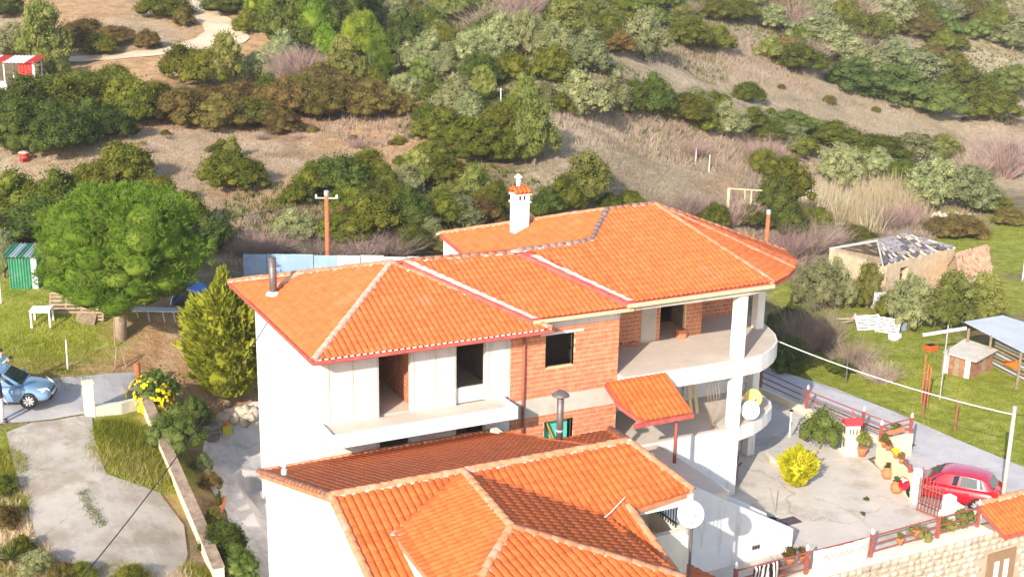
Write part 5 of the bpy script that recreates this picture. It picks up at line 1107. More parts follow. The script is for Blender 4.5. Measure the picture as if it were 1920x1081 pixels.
for loc_, rz_, w_, h_ in (((-.241,0,.84),R(-90),.13,.28),((-.221,0,.30),R(-90),.11,.22),((-.12,-.212,.84),0,.05,.24),((0,-.212,.84),0,.05,.24),((.12,-.212,.84),0,.05,.24)):
    V_, F2 = arch(w_, h_, .01); MB().add(V_, F2).build('arched_window', 'flue', t, loc=loc_, rot=(0,0,rz_))
MB().bar((0,0,1.4),(0,0,1.75), .03).build('cross_stem', 'redmetal', t); MB().bar((-.07,0,1.64),(.07,0,1.64), .03).build('cross_arm', 'redmetal', t)
t = thing('lamp_post', 'thin white lamp post on the patio', 'lamp post', (23.77,3.15,0)); MB().tube([(0,0,0),(0,0,1.55)], [.04,.035], 8).build('shaft', 'white', t); MB().lathe([(.09,0),(.10,.04),(.03,.08)], (0,0,1.55), 10).build('lamp_head', 'black', t)
tag(MB().box(18.1,-3.75,.004, 18.85,-3.2,.03).build('doormat', mat('dark_mat', (.10,.07,.08), .95, .2, 8.0)), 'dark square doormat at the foot of the stair', 'mat')
tag(MB().box(18.0,-2.9,.004, 18.5,-1.5,.05).build('drain_slab', 'concrete'), 'pale drain slab beside the stair wall', 'slab')
MBx = MB().tube([(18.35,-2.7,0),(18.3,-2.3,1.0)], .02, 6); tag(MBx.build('broom_handle', 'wood'), 'thin broom handle leaning by the drain slab', 'broom')
# satellite dishes
def dish(label, loc, rad, aim, m, mast):
    t = thing('satellite_dish', label, 'satellite dish', loc); q = Vector(aim).to_track_quat('Z','Y').to_matrix().to_4x4()
    prof = [(rad*.02,0),(rad*.35,rad*.03),(rad*.7,rad*.11),(rad,rad*.22),(rad*.985,rad*.235),(rad*.68,rad*.13),(rad*.33,rad*.05)]
    o = MB().lathe(prof, n=28).build('reflector', m, t, smooth=True); o.matrix_local = q
    a = MB().bar((0,-rad*.9,rad*.2),(0,-rad*.05,rad*.95), .025).build('feed_arm', 'metal', t); a.matrix_local = q
    l = MB().tube([(0,-.03,rad*.85),(0,.02,rad*1.02)], .045, 8).build('feed_horn', 'white', t); l.matrix_local = q
    MB().tube([(0,.05,0),(0,.12,-.1),(0,.12,-mast)], .03, 8).build('mast', 'metal', t); return t
dish('large white satellite dish on the corner of the nearer house', (8.35,-10.55,5.45), .42, (-.35,-1,.45), 'white', .75)
dish('white satellite dish on the lower rounded balcony', (18.7,-.15,3.55), .40, (-.45,-1,.35), 'white', .55)
dish('yellowish satellite dish behind the white one on the lower balcony', (19.35,.55,3.75), .40, (-.45,-1,.35), mat('yellowed_dish', (.72,.50,.17), .6, .08, 4.0), .75)
# things stored on the lower terrace
t = thing('mattress', 'pale blue mattress leaning on the lower terrace wall', 'mattress', (14.9,1.2,3.012)); MB().box(-.5,0,0, .6,.16,1.5).build('pad', mat('pale_blue_cloth', (.55,.62,.70), .9, .05, 3.0), t, bevel=.05, rot=(R(-8),0,0))
t = thing('ladder', 'pair of pale planks leaning on the lower terrace', 'planks', (17.0,1.6,3.012))
for a in (0,.3): MB().bar((a,0,0),(a,.5,1.75), .16, .04).build('plank', 'eavewood', t)
t = thing('cable_bundle', 'tangled cables hanging beside the terrace column', 'cables', (16.9,-.2,3.0))
for k in range(5): MB().tube([(-.5+.14*k,.1,2.2),(-.4+.1*k,-.05*k,1.2+.1*k),(-.2+.05*k,.1,.4),(.2-.1*k,.0,.02)], .012, 5).build('cable', 'wood', t)
t = thing('garden_clutter', 'dark heap of stored tools under the rounded balcony', 'clutter', (18.9,.9,0))
for k in range(7): MB().bar((RND.uniform(-.5,.5),RND.uniform(-.3,.3),.1),(RND.uniform(-.4,.4),RND.uniform(-.3,.3),RND.uniform(.5,1.4)), .08).build('tool', ['black','flue','redmetal','wood'][k%4], t)
t = thing('garden_clutter', 'dark brown heap of pots at the foot of the stair', 'clutter', (17.5,-3.5,0))
for k in range(5): MB().lathe([(.1,0),(.16,.15),(.14,.3)], (RND.uniform(-.35,.35),RND.uniform(-.25,.25),0), 10).build('pot', ['black','flue','pot'][k%3], t)
# ------------------------------------------------------------------ cars
def car(label, loc, rz, paint, L_=4.0, W_=1.70, H_=1.47, hood=.95, blue=False):
    t = thing('parked_car', label, 'car', loc, rz); k = L_/4.0; w = W_/2; hz = H_/1.47
    ST_ = [(2.00,.30,.52,.56,.66,.74,.62),(1.93,.22,.62,.68,.82,.92,.80),(1.62,.19,.72,.80,.92,.99,.90),(1.30,.19,.79,.87,.93,1.0,.92),(.95,.19,.86,.94,.93,1.0,.91),(.3,.19,.90,.95,.93,1.0,.89),(-.6,.19,.94,.97,.93,1.0,.88),(-1.3,.20,.98,1.0,.92,.99,.86),(-1.75,.24,.98,1.0,.88,.96,.83),(-1.95,.32,.86,.90,.78,.88,.76),(-2.0,.40,.62,.66,.70,.78,.70)]
    V = []; F = []; n = 12
    for x, zb, zt, zc, wb, wm, wt in ST_:
        half = [(0,zb),(wb*w,zb+.01),(wm*w,zb+.18),(wm*w*1.0,(zb+zt)/2+.06),(wt*w*1.03,zt-.05),(wt*w*.80,zt+(zc-zt)*.6),(0,zc)]
        ring = half+[(-y,z) for y,z in half[-2:0:-1]]; V += [(x*k,y,z*hz) for y,z in ring]
    n = 12
    for i in range(len(ST_)-1):
        for j in range(n): F.append((i*n+j, i*n+(j+1)%n, (i+1)*n+(j+1)%n, (i+1)*n+j))
    F.append(tuple(range(n-1,-1,-1))); F.append(tuple((len(ST_)-1)*n+j for j in range(n)))
    body = MB().add(V, F).build('body', paint, t, smooth=True); s = body.modifiers.new('sub','SUBSURF'); s.levels = 1; s.render_levels = 2
    # cabin: belt loop and roof loop
    B_ = [(1.02,.72,.90),(.25,.80,.93),(-.75,.79,.96),(-1.45,.74,.99),(-1.84,.64,.98)]; T_ = [(.30,.60,1.385),(-.05,.645,1.45),(-.70,.645,1.465),(-1.25,.61,1.43),(-1.52,.555,1.36)]
    V = []; 
    for (x,y,z),(x2,y2,z2) in zip(B_,T_): V += [(x*k,y*w/.85,z*hz),(x2*k,y2*w/.85,z2*hz),(x2*k,-y2*w/.85,z2*hz),(x*k,-y*w/.85,z*hz)]
    F = []
    for i in range(4):
        for j in range(3): F.append((i*4+j, i*4+j+1, (i+1)*4+j+1, (i+1)*4+j))
    F += [(0,3,2,1),(16,17,18,19)]
    cab = MB().add(V, F).build('cabin', paint, t, smooth=True); b = cab.modifiers.new('bev','BEVEL'); b.width = .05; b.segments = 3; b.limit_method = 'ANGLE'
    g = M['glass']
    def pane(name, q, off, parent=cab):
        q = [Vector(p) for p in q]; c = sum(q, Vector())/len(q); nn = (q[1]-q[0]).cross(q[2]-q[0]).normalized()
        if nn.dot(c-Vector((-.4,0,1.1))) < 0: nn = -nn; q = q[::-1]
        MB().add([p+nn*off for p in q]+[p-nn*.02 for p in q], [tuple(range(len(q)))]+[(i,(i+1)%len(q)+0,len(q)+(i+1)%len(q),len(q)+i) for i in range(len(q))]).build(name, g, parent)
    def mixp(i, a, sgn, u=0.0):
        (x,y,z),(x2,y2,z2) = B_[i],T_[i]; return (((x+(x2-x)*a)*k), sgn*(y+(y2-y)*a)*w/.85, (z+(z2-z)*a)*hz)
    pane('windscreen', [mixp(0,.06,.93),mixp(0,.06,-.93),mixp(0,.93,-.93),mixp(0,.93,.93)], .012)
    pane('rear_window', [mixp(4,.2,.9),mixp(4,.2,-.9),mixp(4,.93,-.9),mixp(4,.93,.9)], .012)
    def lerp(a, b, u): return tuple(a[i]+(b[i]-a[i])*u for i in range(3))
    for sg in (1,-1):
        a0, a1, t0, t1 = mixp(1,.08,sg), mixp(2,.08,sg), mixp(1,.90,sg), mixp(2,.90,sg); f0, ft = mixp(0,.1,sg), mixp(0,.9,sg)
        pane('side_window', [lerp(f0,a0,.25), lerp(a0,a1,.62), lerp(t0,t1,.62), lerp(ft,t0,.3)], .012)
        b0, b1 = mixp(3,.10,sg), mixp(3,.88,sg)
        pane('side_window', [lerp(a0,a1,.72), lerp(a1,b0,.62), lerp(t1,b1,.72), lerp(t0,t1,.72)], .012)
        pane('quarter_window', [lerp(a1,b0,.74), lerp(a1,b0,.98), lerp(t1,b1,.98), lerp(t1,b1,.84)], .012)
        y_ = sg*w*1.002
        for xx in (.98,-.12,-1.02): MB().box(xx*k-.006,min(y_,y_*.99),.32*hz, xx*k+.006,max(y_,y_*1.004),.86*hz).build('door_gap', 'black', body)
        for xx in (.05,-.9): MB().box(xx*k,min(y_,y_*1.03),.76*hz, (xx+.18)*k,max(y_,y_*1.03),.79*hz).build('door_handle', paint, body)
        MB().box(-.9*k,min(y_*.998,y_*1.015),.44*hz, 1.0*k,max(y_*.998,y_*1.015),.475*hz).build('side_strip', paint, body)
        m_ = MB().lathe([(.02,0),(.085,.03),(.09,.10),(.03,.15)], n=10).build('mirror', paint, t, smooth=True); m_.location = (.72*k, sg*(w*1.08), .95*hz); m_.rotation_euler = (sg*R(-90),0,0)
        hl = MB().add([(1.97*k,sg*w*.50,.60*hz),(1.70*k,sg*w*.93,.70*hz),(1.55*k,sg*w*.93,.78*hz),(1.88*k,sg*w*.55,.72*hz),(1.99*k,sg*w*.50,.58*hz),(1.74*k,sg*w*.96,.62*hz)], [(0,1,2,3),(4,5,1,0)]).build('headlight', 'white', body)
        MB().add([(-1.99*k,sg*w*.62,.80*hz),(-1.80*k,sg*w*.93,.78*hz),(-1.76*k,sg*w*.90,1.02*hz),(-1.92*k,sg*w*.66,1.0*hz)], [(0,1,2,3)]).build('tail_light', LAMPM, body)
    for x_ in (1.25*k,-1.24*k):
        for sg in (1,-1):
            MB().tube([(x_,sg*w*.80,.31),(x_,sg*w*.985,.31)], .345, 22).build('wheel_arch', 'black', t)
            wt = MB().lathe([(.20,0),(.295,0),(.31,.03),(.31,.16),(.29,.19),(.20,.19)], n=24).build('wheel', 'black', t, smooth=True); wt.location = (x_, sg*(w*.80), .31); wt.rotation_euler = (R(-90)*sg,0,0)
            MB().lathe([(.03,.185),(.21,.175),(.215,.12),(.03,.10)], n=20).build('rim', 'metal', wt)
            mb = MB()
            for a in range(9): c_, s_2 = math.cos(a*.698), math.sin(a*.698); mb.bar((.03*c_,.03*s_2,.19),(.20*c_,.20*s_2,.185), .06, .02)
            mb.build('spokes', 'silver', wt)
    MB().box(1.94*k,-.26,.36*hz, 2.035*k,.26,.45*hz).build('number_plate', 'white', body); MB().box(-2.03*k,-.26,.5*hz, -1.97*k,.26,.6*hz).build('number_plate', 'white', body)
    MB().box(1.90*k,-w*.62,.22*hz, 2.02*k,w*.62,.33*hz).build('lower_grille', 'black', body); MB().box(1.93*k,-w*.4,.50*hz, 2.01*k,w*.4,.56*hz).build('grille', 'black', body)
    return t
M['silver'] = mat('alloy', (.55,.55,.56), .4, .05, 5.0, metal=.3)
LAMPM = mat('tail_lamp', (.45,.02,.015), .3, .05, 5.0)
car('red five door hatchback parked on the lane behind the gate', (25.88,-4.66,.015), R(123), carpaint('red_paint', (.50,.006,.022)))
p1, p2 = at(-40,769), at(57,773); hd = math.atan2(p2[1]-p1[1], p2[0]-p1[0]); off = np.array([-math.sin(hd), math.cos(hd)])*.70
cc = p2[:2]-np.array([math.cos(hd), math.sin(hd)])*1.25+off
car('silver blue hatchback on the asphalt lane at the left edge', (cc[0],cc[1],gz(cc[0],cc[1])+.03), hd, carpaint('blue_paint', (.17,.29,.45)), L_=4.05, blue=True)
# ------------------------------------------------------------------ people at the left edge
def person(label, loc, rz, shirt, trousers, pose, h=1.76, jacket=False):
    t = thing('person', label, 'person', loc, rz); s = h/1.76
    J = {'pel':(0,0,.95),'spi':(0,.01,1.15),'che':(0,.0,1.36),'nec':(0,-.0,1.50),'hd0':(0,-.02,1.58),'hd1':(0,-.03,1.70)}
    J.update({'hL':(.10,0,.90),'kL':(.11,-.02,.50),'aL':(.11,.02,.09),'tL':(.12,-.17,.03),'hR':(-.10,0,.90),'kR':(-.11,-.02,.50),'aR':(-.11,.02,.09),'tR':(-.12,-.17,.03)})
    J.update({'sL':(.19,0,1.42),'sR':(-.19,0,1.42)}); J.update(pose)
    RAD = {'pel':.15,'spi':.135,'che':.15,'nec':.058,'hd0':.085,'hd1':.09,'hL':.095,'kL':.06,'aL':.042,'tL':.036,'hR':.095,'kR':.06,'aR':.042,'tR':.036,'sL':.075,'eL':.045,'wL':.032,'pL':.036,'sR':.075,'eR':.045,'wR':.032,'pR':.036}
    ED = [('pel','spi'),('spi','che'),('che','nec'),('nec','hd0'),('hd0','hd1'),('pel','hL'),('hL','kL'),('kL','aL'),('aL','tL'),('pel','hR'),('hR','kR'),('kR','aR'),('aR','tR'),('che','sL'),('sL','eL'),('eL','wL'),('wL','pL'),('che','sR'),('sR','eR'),('eR','wR'),('wR','pR')]
    key = list(J); me = bpy.data.meshes.new('body'); V = [tuple(c*s for c in J[a]) for a in key]; E = [(key.index(a), key.index(b)) for a, b in ED]
    fing = []
    for sd in ('L','R'):
        w_, p_ = Vector(J['w'+sd]), Vector(J['p'+sd]); d = (p_-w_).normalized(); sidev = d.cross(Vector((0,1,0))).normalized()
        for q in range(5):
            b = len(V); root = p_+sidev*(.018*(q-1.5)) if q < 4 else w_.lerp(p_,.5)+sidev*-.03; dd = d if q < 4 else (d-sidev*.9).normalized(); ln = (.075,.088,.082,.065,.06)[q]
            V += [tuple((root+dd*ln*.5)*s), tuple((root+dd*ln+Vector((0,-.02,-.01)))*s)]; E += [(key.index('p'+sd), b), (b, b+1)]; fing += [b, b+1]
    me.from_pydata(V, E, []); o = bpy.data.objects.new('tmp', me); COL.objects.link(o)
    o.modifiers.new('skin','SKIN'); sk = me.skin_vertices[0].data
    for i in range(len(V)): r_ = RAD[key[i]] if i < len(key) else .0095; sk[i].radius = (r_*s, r_*s*(.8 if i < 3 else 1)); sk[i].use_root = (i == 0)
    sb_ = o.modifiers.new('sub','SUBSURF'); sb_.levels = 2
    dg = bpy.context.evaluated_depsgraph_get(); m2 = bpy.data.meshes.new_from_object(o.evaluated_get(dg)); bpy.data.objects.remove(o)
    m2.name = 'body'; m2.materials.clear()
    for c in ('skin','shirt','trousers','shoe'): m2.materials.append({'skin':M['skin'],'shirt':shirt,'trousers':trousers,'shoe':M['black']}[c])
    hands = [Vector(J['w'+q])*s for q in 'LR']
    for p in m2.polygons:
        c = p.center; p.use_smooth = True; z = c.z/s
        nearhand = min((c-q).length for q in hands) < .12*s or any((c-Vector(J['p'+q])*s).length < .13*s for q in 'LR')
        p.material_index = 3 if z < .09 else (2 if z < .96 else (0 if (z > 1.50 or nearhand) else 1))
    link('body', m2, t)
    hx = Vector(J['hd1'])*s
    r = rng(4); Vh = ICOV*np.array([.105,.115,.11])*s; Vh = Vh*(1+.04*r.normal(size=(len(Vh),1))); keepF = [f for f in ICOF if (Vh[f].mean(0)[2] > -.01 and Vh[f].mean(0)[1] > -.075*s) or Vh[f].mean(0)[1] > .03*s]
    link('hair', npmesh('hair', Vh, np.array(keepF), 'hair', True), t, loc=hx+Vector((0,.005,.005)))
    for e in (-.032,.032): MB().lathe([(.004,-.008),(.012,0),(.004,.008)], (hx.x+e,hx.y-.088*s,hx.z-.02), 8).build('eye', 'black', t)
    MB().add([(hx.x-.012,hx.y-.085,hx.z-.055),(hx.x+.012,hx.y-.085,hx.z-.055),(hx.x,hx.y-.118,hx.z-.05),(hx.x,hx.y-.085,hx.z-.01)], [(0,1,2),(0,2,3),(1,3,2)]).build('nose', M['skin'], t)
    MB().box(hx.x-.025,hx.y-.092,hx.z-.085, hx.x+.025,hx.y-.08,hx.z-.077).build('mouth', mat('lip', (.4,.16,.13), .6, .1, 5.0), t)
    for e in (-1,1): MB().lathe([(.008,-.03),(.022,0),(.01,.03)], (hx.x+e*.095*s,hx.y+.01,hx.z-.03), 8).build('ear', M['skin'], t)
    return t
M['skin'] = mat('skin', (.55,.34,.25), .7, .06, 8.0); M['hair'] = mat('dark_hair', (.03,.02,.015), .8, .2, 20.0)
pp = at(6,742); fy = gz(pp[0],pp[1])
pv = off/np.linalg.norm(off)                        # direction across the lane, away from the camera
q = cc+np.array([math.cos(hd), math.sin(hd)])*(-.15)+pv*1.25
q = at(8,733)[:2]
person('person in a light blue shirt raising a black camera beside the blue car', (q[0],q[1],gz(*q)+.03), hd+R(70), mat('light_blue_shirt', (.42,.66,.80), .9, .06, 5.0), mat('blue_jeans', (.10,.14,.22), .9, .1, 8.0),
       {'eL':(.26,-.12,1.20),'wL':(.13,-.34,1.40),'pL':(.09,-.37,1.45),'eR':(-.26,-.12,1.20),'wR':(-.13,-.34,1.40),'pR':(-.09,-.37,1.45)})
t = thing('camera', 'black camera held up by the person in the light blue shirt', 'camera', (q[0],q[1],gz(*q)+.03), hd+R(70)); MB().box(-.07,-.46,1.42, .07,-.38,1.53).build('body', 'black', t, bevel=.01); MB().tube([(0,-.46,1.475),(0,-.55,1.475)], .035, 10).build('lens', 'black', t)
q = at(5,792)[:2]
person('person in a navy jacket and pale trousers at the very left edge', (q[0],q[1],gz(*q)+.03), hd+R(110), mat('navy_jacket', (.018,.022,.06), .9, .2, 8.0), mat('pale_trousers', (.50,.46,.52), .9, .06, 8.0),
       {'eL':(.30,.02,1.14),'wL':(.32,-.12,.92),'pL':(.32,-.15,.86),'eR':(-.30,.02,1.14),'wR':(-.32,-.12,.92),'pR':(-.32,-.15,.86)}, h=1.95)
# ------------------------------------------------------------------ sheds and garden things on the left
def corr(name, mats, origin, ex, ey, nx_, pitch, amp, length, parent):
    """corrugated sheets: one object per sheet colour run"""
    ex, ey = Vector(ex).normalized(), Vector(ey).normalized(); n = ex.cross(ey); o = Vector(origin); i = 0
    while i < nx_:
        run = min(mats[1], nx_-i); V = []; F = []; m_ = mats[0][(i//mats[1]) % len(mats[0])]
        for a in range(run*6+1):
            u = (i+a/6)*pitch; h_ = amp*math.sin(2*math.pi*a/6)
            for v in (0, length): V.append(o+ex*u+ey*v+n*h_)
        F = [(2*a, 2*a+2, 2*a+3, 2*a+1) for a in range(run*6)]
        ob = MB().add(V, F).build(name, m_, parent); s = ob.modifiers.new('s','SOLIDIFY'); s.thickness = .012; i += run
M['redsheet'] = mat('red_sheet', (.55,.04,.03), .6, .15, 3.0, stain=((.38,.15,.10), 2.0, .6, .5)); M['whitesheet'] = mat('white_sheet', (.72,.70,.68), .6, .08, 3.0, stain=((.45,.36,.30), 2.0, .58, .5)); M['greensheet'] = mat('green_sheet', (.05,.24,.13), .6, .2, 3.0, stain=((.16,.30,.20), 2.0, .5, .6)); M['bluesheet'] = mat('blue_sheet', (.25,.36,.50), .6, .12, 1.0, stain=((.35,.46,.60), 1.5, .52, .6)); M['palesheet'] = mat('pale_sheet', (.46,.49,.52), .6, .1, 1.0, stain=((.40,.38,.36), 1.2, .58, .5))
CR = Vector((RT[0],RT[1],0)).normalized(); CF = Vector((FW[0],FW[1],0)).normalized()
def local(foot, rz): return thing
sp = at(18,168); s_ = ppm(sp)
t = thing('shed', 'red and white striped tin shed at the upper left edge', 'shed', (sp[0],sp[1],gz(sp[0],sp[1])), math.atan2(CR.y,CR.x))
for a in (-1.6,-.3,2.0):
    for b in (0,1.8): MB().bar((a,b,-.3),(a,b,2.2), .09).build('post', 'whitepaint', t)
corr('roof_sheet', (['whitesheet','redsheet','whitesheet','whitesheet','redsheet'],3), (-1.9,-.35,2.15), (1,0,0), (0,1,.14), 15, .28, .035, 2.6, t)
corr('wall_sheet', (['redsheet'],4), (.85,-.03,.3), (1,0,0), (0,0,1), 4, .28, .03, 1.8, t); MB().box(1.95,-.06,-.2, 2.12,.02,2.1).build('corner_board', 'whitepaint', t); MB().box(-2.2,.5,-.2, -.4,.7,.6).build('stone_base', 'whitepaint', t)
sp = at(46,541); s_ = ppm(sp); k = 52/s_
t = thing('shed', 'small green corrugated tin shed left of the round headed pine', 'shed', (sp[0],sp[1],gz(sp[0],sp[1])), math.atan2(CR.y,CR.x)+.06)
hh = 62/s_/.96
corr('wall_sheet', (['greensheet'],3), (-k/2,0,0), (1,0,0), (0,0,1), 8, k*.8/8, .03, hh, t); MB().box(k*.30,-.02,0, k*.5,.05,hh).build('door_panel', 'palesheet', t); corr('side_sheet', (['greensheet'],6), (k*.5,.05,0), (0,1,0), (0,0,1), 6, .2, .03, hh, t); corr('side_sheet', (['greensheet'],6), (-k*.5,.05,0), (0,1,0), (0,0,1), 6, .2, .03, hh, t)
corr('roof_sheet', (['greensheet','palesheet'],2), (-k*.62,-.3,hh+.02), (1,0,0), (0,1,.12), 10, k*1.24/10, .04, 1.8, t)
bp_ = at(46,302); s_ = ppm(bp_)
t = thing('barrel', 'rusty red barrel with a pale stone lid on the bank', 'barrel', (bp_[0],bp_[1],gz(bp_[0],bp_[1])))
MB().lathe([(.27,0),(.29,.02),(.28,.2),(.30,.22),(.28,.24),(.28,.45),(.29,.5)], n=16).build('drum', 'redsheet', t, smooth=True); MB().lathe([(.33,.5),(.36,.54),(.25,.62),(.08,.66)], n=10).build('stone_lid', 'rock', t); MB().box(-.12,-.30,.05, .12,-.27,.22).build('fire_hole', 'black', t)
tp = at(80,607); s_ = ppm(tp); k = 38/s_
t = thing('table', 'white plastic garden table on the grass bank', 'table', (tp[0],tp[1],gz(tp[0],tp[1])), math.atan2(CR.y,CR.x)+.15); MB().box(-k/2,-.42,.72, k/2,.42,.76).build('tabletop', 'white', t, bevel=.015)
for a in (-1,1):
    for b in (-1,1): MB().bar((a*(k/2-.06),b*.36,-.05),(a*(k/2-.06),b*.36,.72), .07).build('leg', 'white', t)
MB().box(-k/2+.05,-.38,.64, k/2-.05,-.35,.72).build('apron', 'white', t)
def pallet(label, foot, rz, tilt, w_=1.2, h_=1.0, m='wood'):
    t = thing('pallet', label, 'pallet', foot, rz); 
    for k in range(6): MB().box(-w_/2,-.01,k*h_/6+.02, w_/2,.015,k*h_/6+.02+h_/9).build('slat', m, t, rot=(tilt,0,0))
    for a in (-w_/2+.05,0,w_/2-.05): MB().box(a-.04,.016,0, a+.04,.1,h_).build('bearer', m, t, rot=(tilt,0,0))
    return t
rzC = math.atan2(CR.y,CR.x)
pallet('grey wooden pallet leaning behind the white table', g3(122,588), rzC+.1, R(-30), 1.5, 1.1); pallet('brown wooden pallet beside the pine trunk', g3(172,600), rzC-.1, R(-20), 1.1, .9); pallet('low brown pallet in the grass left of the pine trunk', g3(158,608), rzC, R(-50), .9, .6)
t = thing('bench_frame', 'long pale bench frame under the pine', 'bench', g3(296,600), rzC); MB().box(-1.1,-.3,.5, 1.1,.3,.56).build('seat', 'metal', t)
for a in (-.8,-.3,.4,.9): MB().bar((a,-.25,0),(a-.1,-.2,.5), .05).build('leg', 'metal', t)
t = thing('cart', 'blue tarpaulin arch over a cart beside the conifer', 'tarpaulin', g3(352,592), rzC); V = []; F = []
for i in range(9):
    a = math.pi*i/8
    for y_ in (0,1.6): V.append((-.75*math.cos(a), y_, .55+.75*math.sin(a)))
F = [(2*i,2*i+2,2*i+3,2*i+1) for i in range(8)]; MB().add(V, F).build('tarp', mat('blue_tarp', (.06,.20,.60), .5, .15, 3.0), t, smooth=True); MB().tube([(-.78*math.cos(math.pi*i/8),-.02,.55+.78*math.sin(math.pi*i/8)) for i in range(9)]+[(.78,-.02,0)], .03, 6).build('hoop', 'white', t); MB().box(-.8,0,.35, .8,1.6,.5).build('bed', 'flue', t)
for i, (x, y, h_, lb) in enumerate([(127,692,1.35,'thin pale stake standing on the bank beside the lane'),(216,650,1.2,'brown stake in front of the pine trunk'),(98,575,1.5,'green metal stake behind the white table'),(2,568,1.3,'pale stake at the left edge of the grass'),(222,690,1.2,'leaning forked stick on the brown bank'),(230,688,1.1,'second forked stick leaning on the brown bank')]):
    o = MB().tube([(0,0,-.2),(.02,0,h_)] if i < 4 else [(.25*(1 if i == 5 else -1)*.6,0,0),(0,.1,h_*.8)], .03, 6).build('stake', ['whitepaint','wood','greensheet','whitepaint','wood','wood'][i]); o.location = g3(x,y); tag(o, lb, 'stake')
# blue sheet fence behind the house
t = thing('sheet_fence', 'blue metal sheet fence seen behind the left roof', 'fence', (0,0,0))
A_, B2 = Vector((2.6,19.4,0)), Vector((11.8,14.7,0)); dv = (B2-A_); nsh = 9
for i in range(nsh):
    a, b = A_+dv*(i/nsh), A_+dv*((i+.985)/nsh); nn = Vector((-dv.y,dv.x,0)).normalized()*.03*(i%2)
    MB().add([a+nn+Vector((0,0,3.4)), b+nn+Vector((0,0,3.4)), b+nn+Vector((0,0,7.38+.02*(i%3))), a+nn+Vector((0,0,7.38+.02*(i%3)))]+[a+nn*2+Vector((-.02,-.03,3.4)), b+nn*2+Vector((-.02,-.03,3.4)), b+nn*2+Vector((-.02,-.03,7.38)), a+nn*2+Vector((-.02,-.03,7.38))], [(0,1,2,3),(7,6,5,4),(3,2,6,7),(0,3,7,4),(1,5,6,2)]).build('sheet', 'bluesheet' if i < 4 else 'palesheet', t)
# tyres, rocks and shrubs beside the left wing
tf = g3(395,822)
t = thing('tyre_planter', 'stack of old tyres used as a planter beside the paving', 'tyre stack', tf)
for k in range(3): MB().lathe([(.22,0),(.36,.01),(.40,.06),(.40,.18),(.36,.23),(.22,.24)], (RND.uniform(-.03,.03),RND.uniform(-.03,.03),k*.235), 18).build('tyre', mat('grey_tyre%d' % k, (.16,.145,.13), .95, .2, 6.0), t, smooth=True)
for i, (x, y, r_) in enumerate([(440,790,.30),(455,796,.26),(466,790,.3),(452,778,.34),(432,782,.28),(418,786,.3),(475,782,.34),(462,775,.3)]):
    p = g3(x,y); tag(link('boulder', ST[i%4], None, (p[0],p[1],p[2]+r_*.4), (RND.random(),RND.random(),RND.random()*6), (r_*2.3,r_*1.9,r_*1.7)), 'pale boulder edging the conifer bed, '+['fourth from left','fifth from left','third from right','second from left of the rear row','second from left','leftmost','rightmost','rearmost'][i], 'boulder', 'boulders round the conifer bed')
t = thing('crate', 'small yellow box with purple flowers beside the tyres', 'crate', g3(425,812)); MB().box(-.2,-.16,0, .2,.16,.4).build('box', mat('yellow_box', (.50,.42,.05), .8, .1, 5.0), t); link('flowers', small('pink',5), t, loc=(0,0,.36), scale=(.35,.3,.25))
for lb, x, y, wpx_, hpx_, knd in [('leafy green shrub behind the long garden wall',330,850,120,95,'green'),('green shrub between the garden wall and the tyres',365,800,70,60,'green'),('dark green shrub in the bed by the garden wall',420,1045,95,75,'dark'),('fresh green shrub at the bottom by the cream wall',450,1085,80,60,'green'),('small bright green bush by the garden wall pots',400,985,36,34,'lime'),('low dry shrub in the long planter',395,915,50,36,'heath'),('low green plant in the long planter',380,885,44,34,'olive')]:
    o = plant(knd, x, y, wpx_, hpx_, lb)
p = g3(295,765); t = thing('flower_bush', 'yellow flowering daisy bush at the corner of the garden wall', 'bush', p); s_ = ppm(p)
link('leaves', small('L_green',6,900,.06), t, scale=(95/s_,95/s_,78/s_)); r = rng(12); d = unit(r.normal(size=(210,3))); d[:,2] = abs(d[:,2]); d[:,0] -= .3; P_ = d*np.array([48/s_,48/s_,66/s_])*.95+np.array([0,0,8/s_]); V_, F2 = leaf_quads(P_, d, r, .19, .19, 0, .9); link('flowers', npmesh('flowers', V_, F2, 'yellow'), t)
def yucca(label, foot, r_, m='L_lime'):
    t = thing('yucca', label, 'yucca', foot); q = rng(3); V = []; F = []
    for i in range(70):
        a = q.uniform(0,6.28); e = q.uniform(.15,1.45); d = np.array([math.cos(a)*math.cos(e), math.sin(a)*math.cos(e), math.sin(e)]); s2 = np.array([-math.sin(a), math.cos(a), 0])*.028; b = len(V); L2 = r_*q.uniform(.8,1.1); z0 = np.array([0,0,.25])
        mid_ = z0+d*L2*.55; tip = z0+d*L2-np.array([0,0,.12*math.cos(e)]); V += [z0-s2*.6, z0+s2*.6, mid_+s2, mid_-s2, tip]; F += [(b,b+1,b+2,b+3)]; F += [(b+3,b+2,b+4)]
    MB().add(V, F).build('leaves', m, t); MB().tube([(0,0,-.2),(0,0,.3)], .08, 8).build('stem', 'bark', t)
yucca('spiky bright green yucca at the lower left corner', g3(22,1062), .75)
t = thing('planter_trough', 'orange clay trough in the bed along the garden wall', 'planter', g3(412,952), R(65)); MB().box(-.5,-.16,0, .5,.16,.3).build('box', 'pot', t, bevel=.02); link('leaves', small('L_dark',7), t, loc=(0,0,.2), scale=(.9,.4,.5))
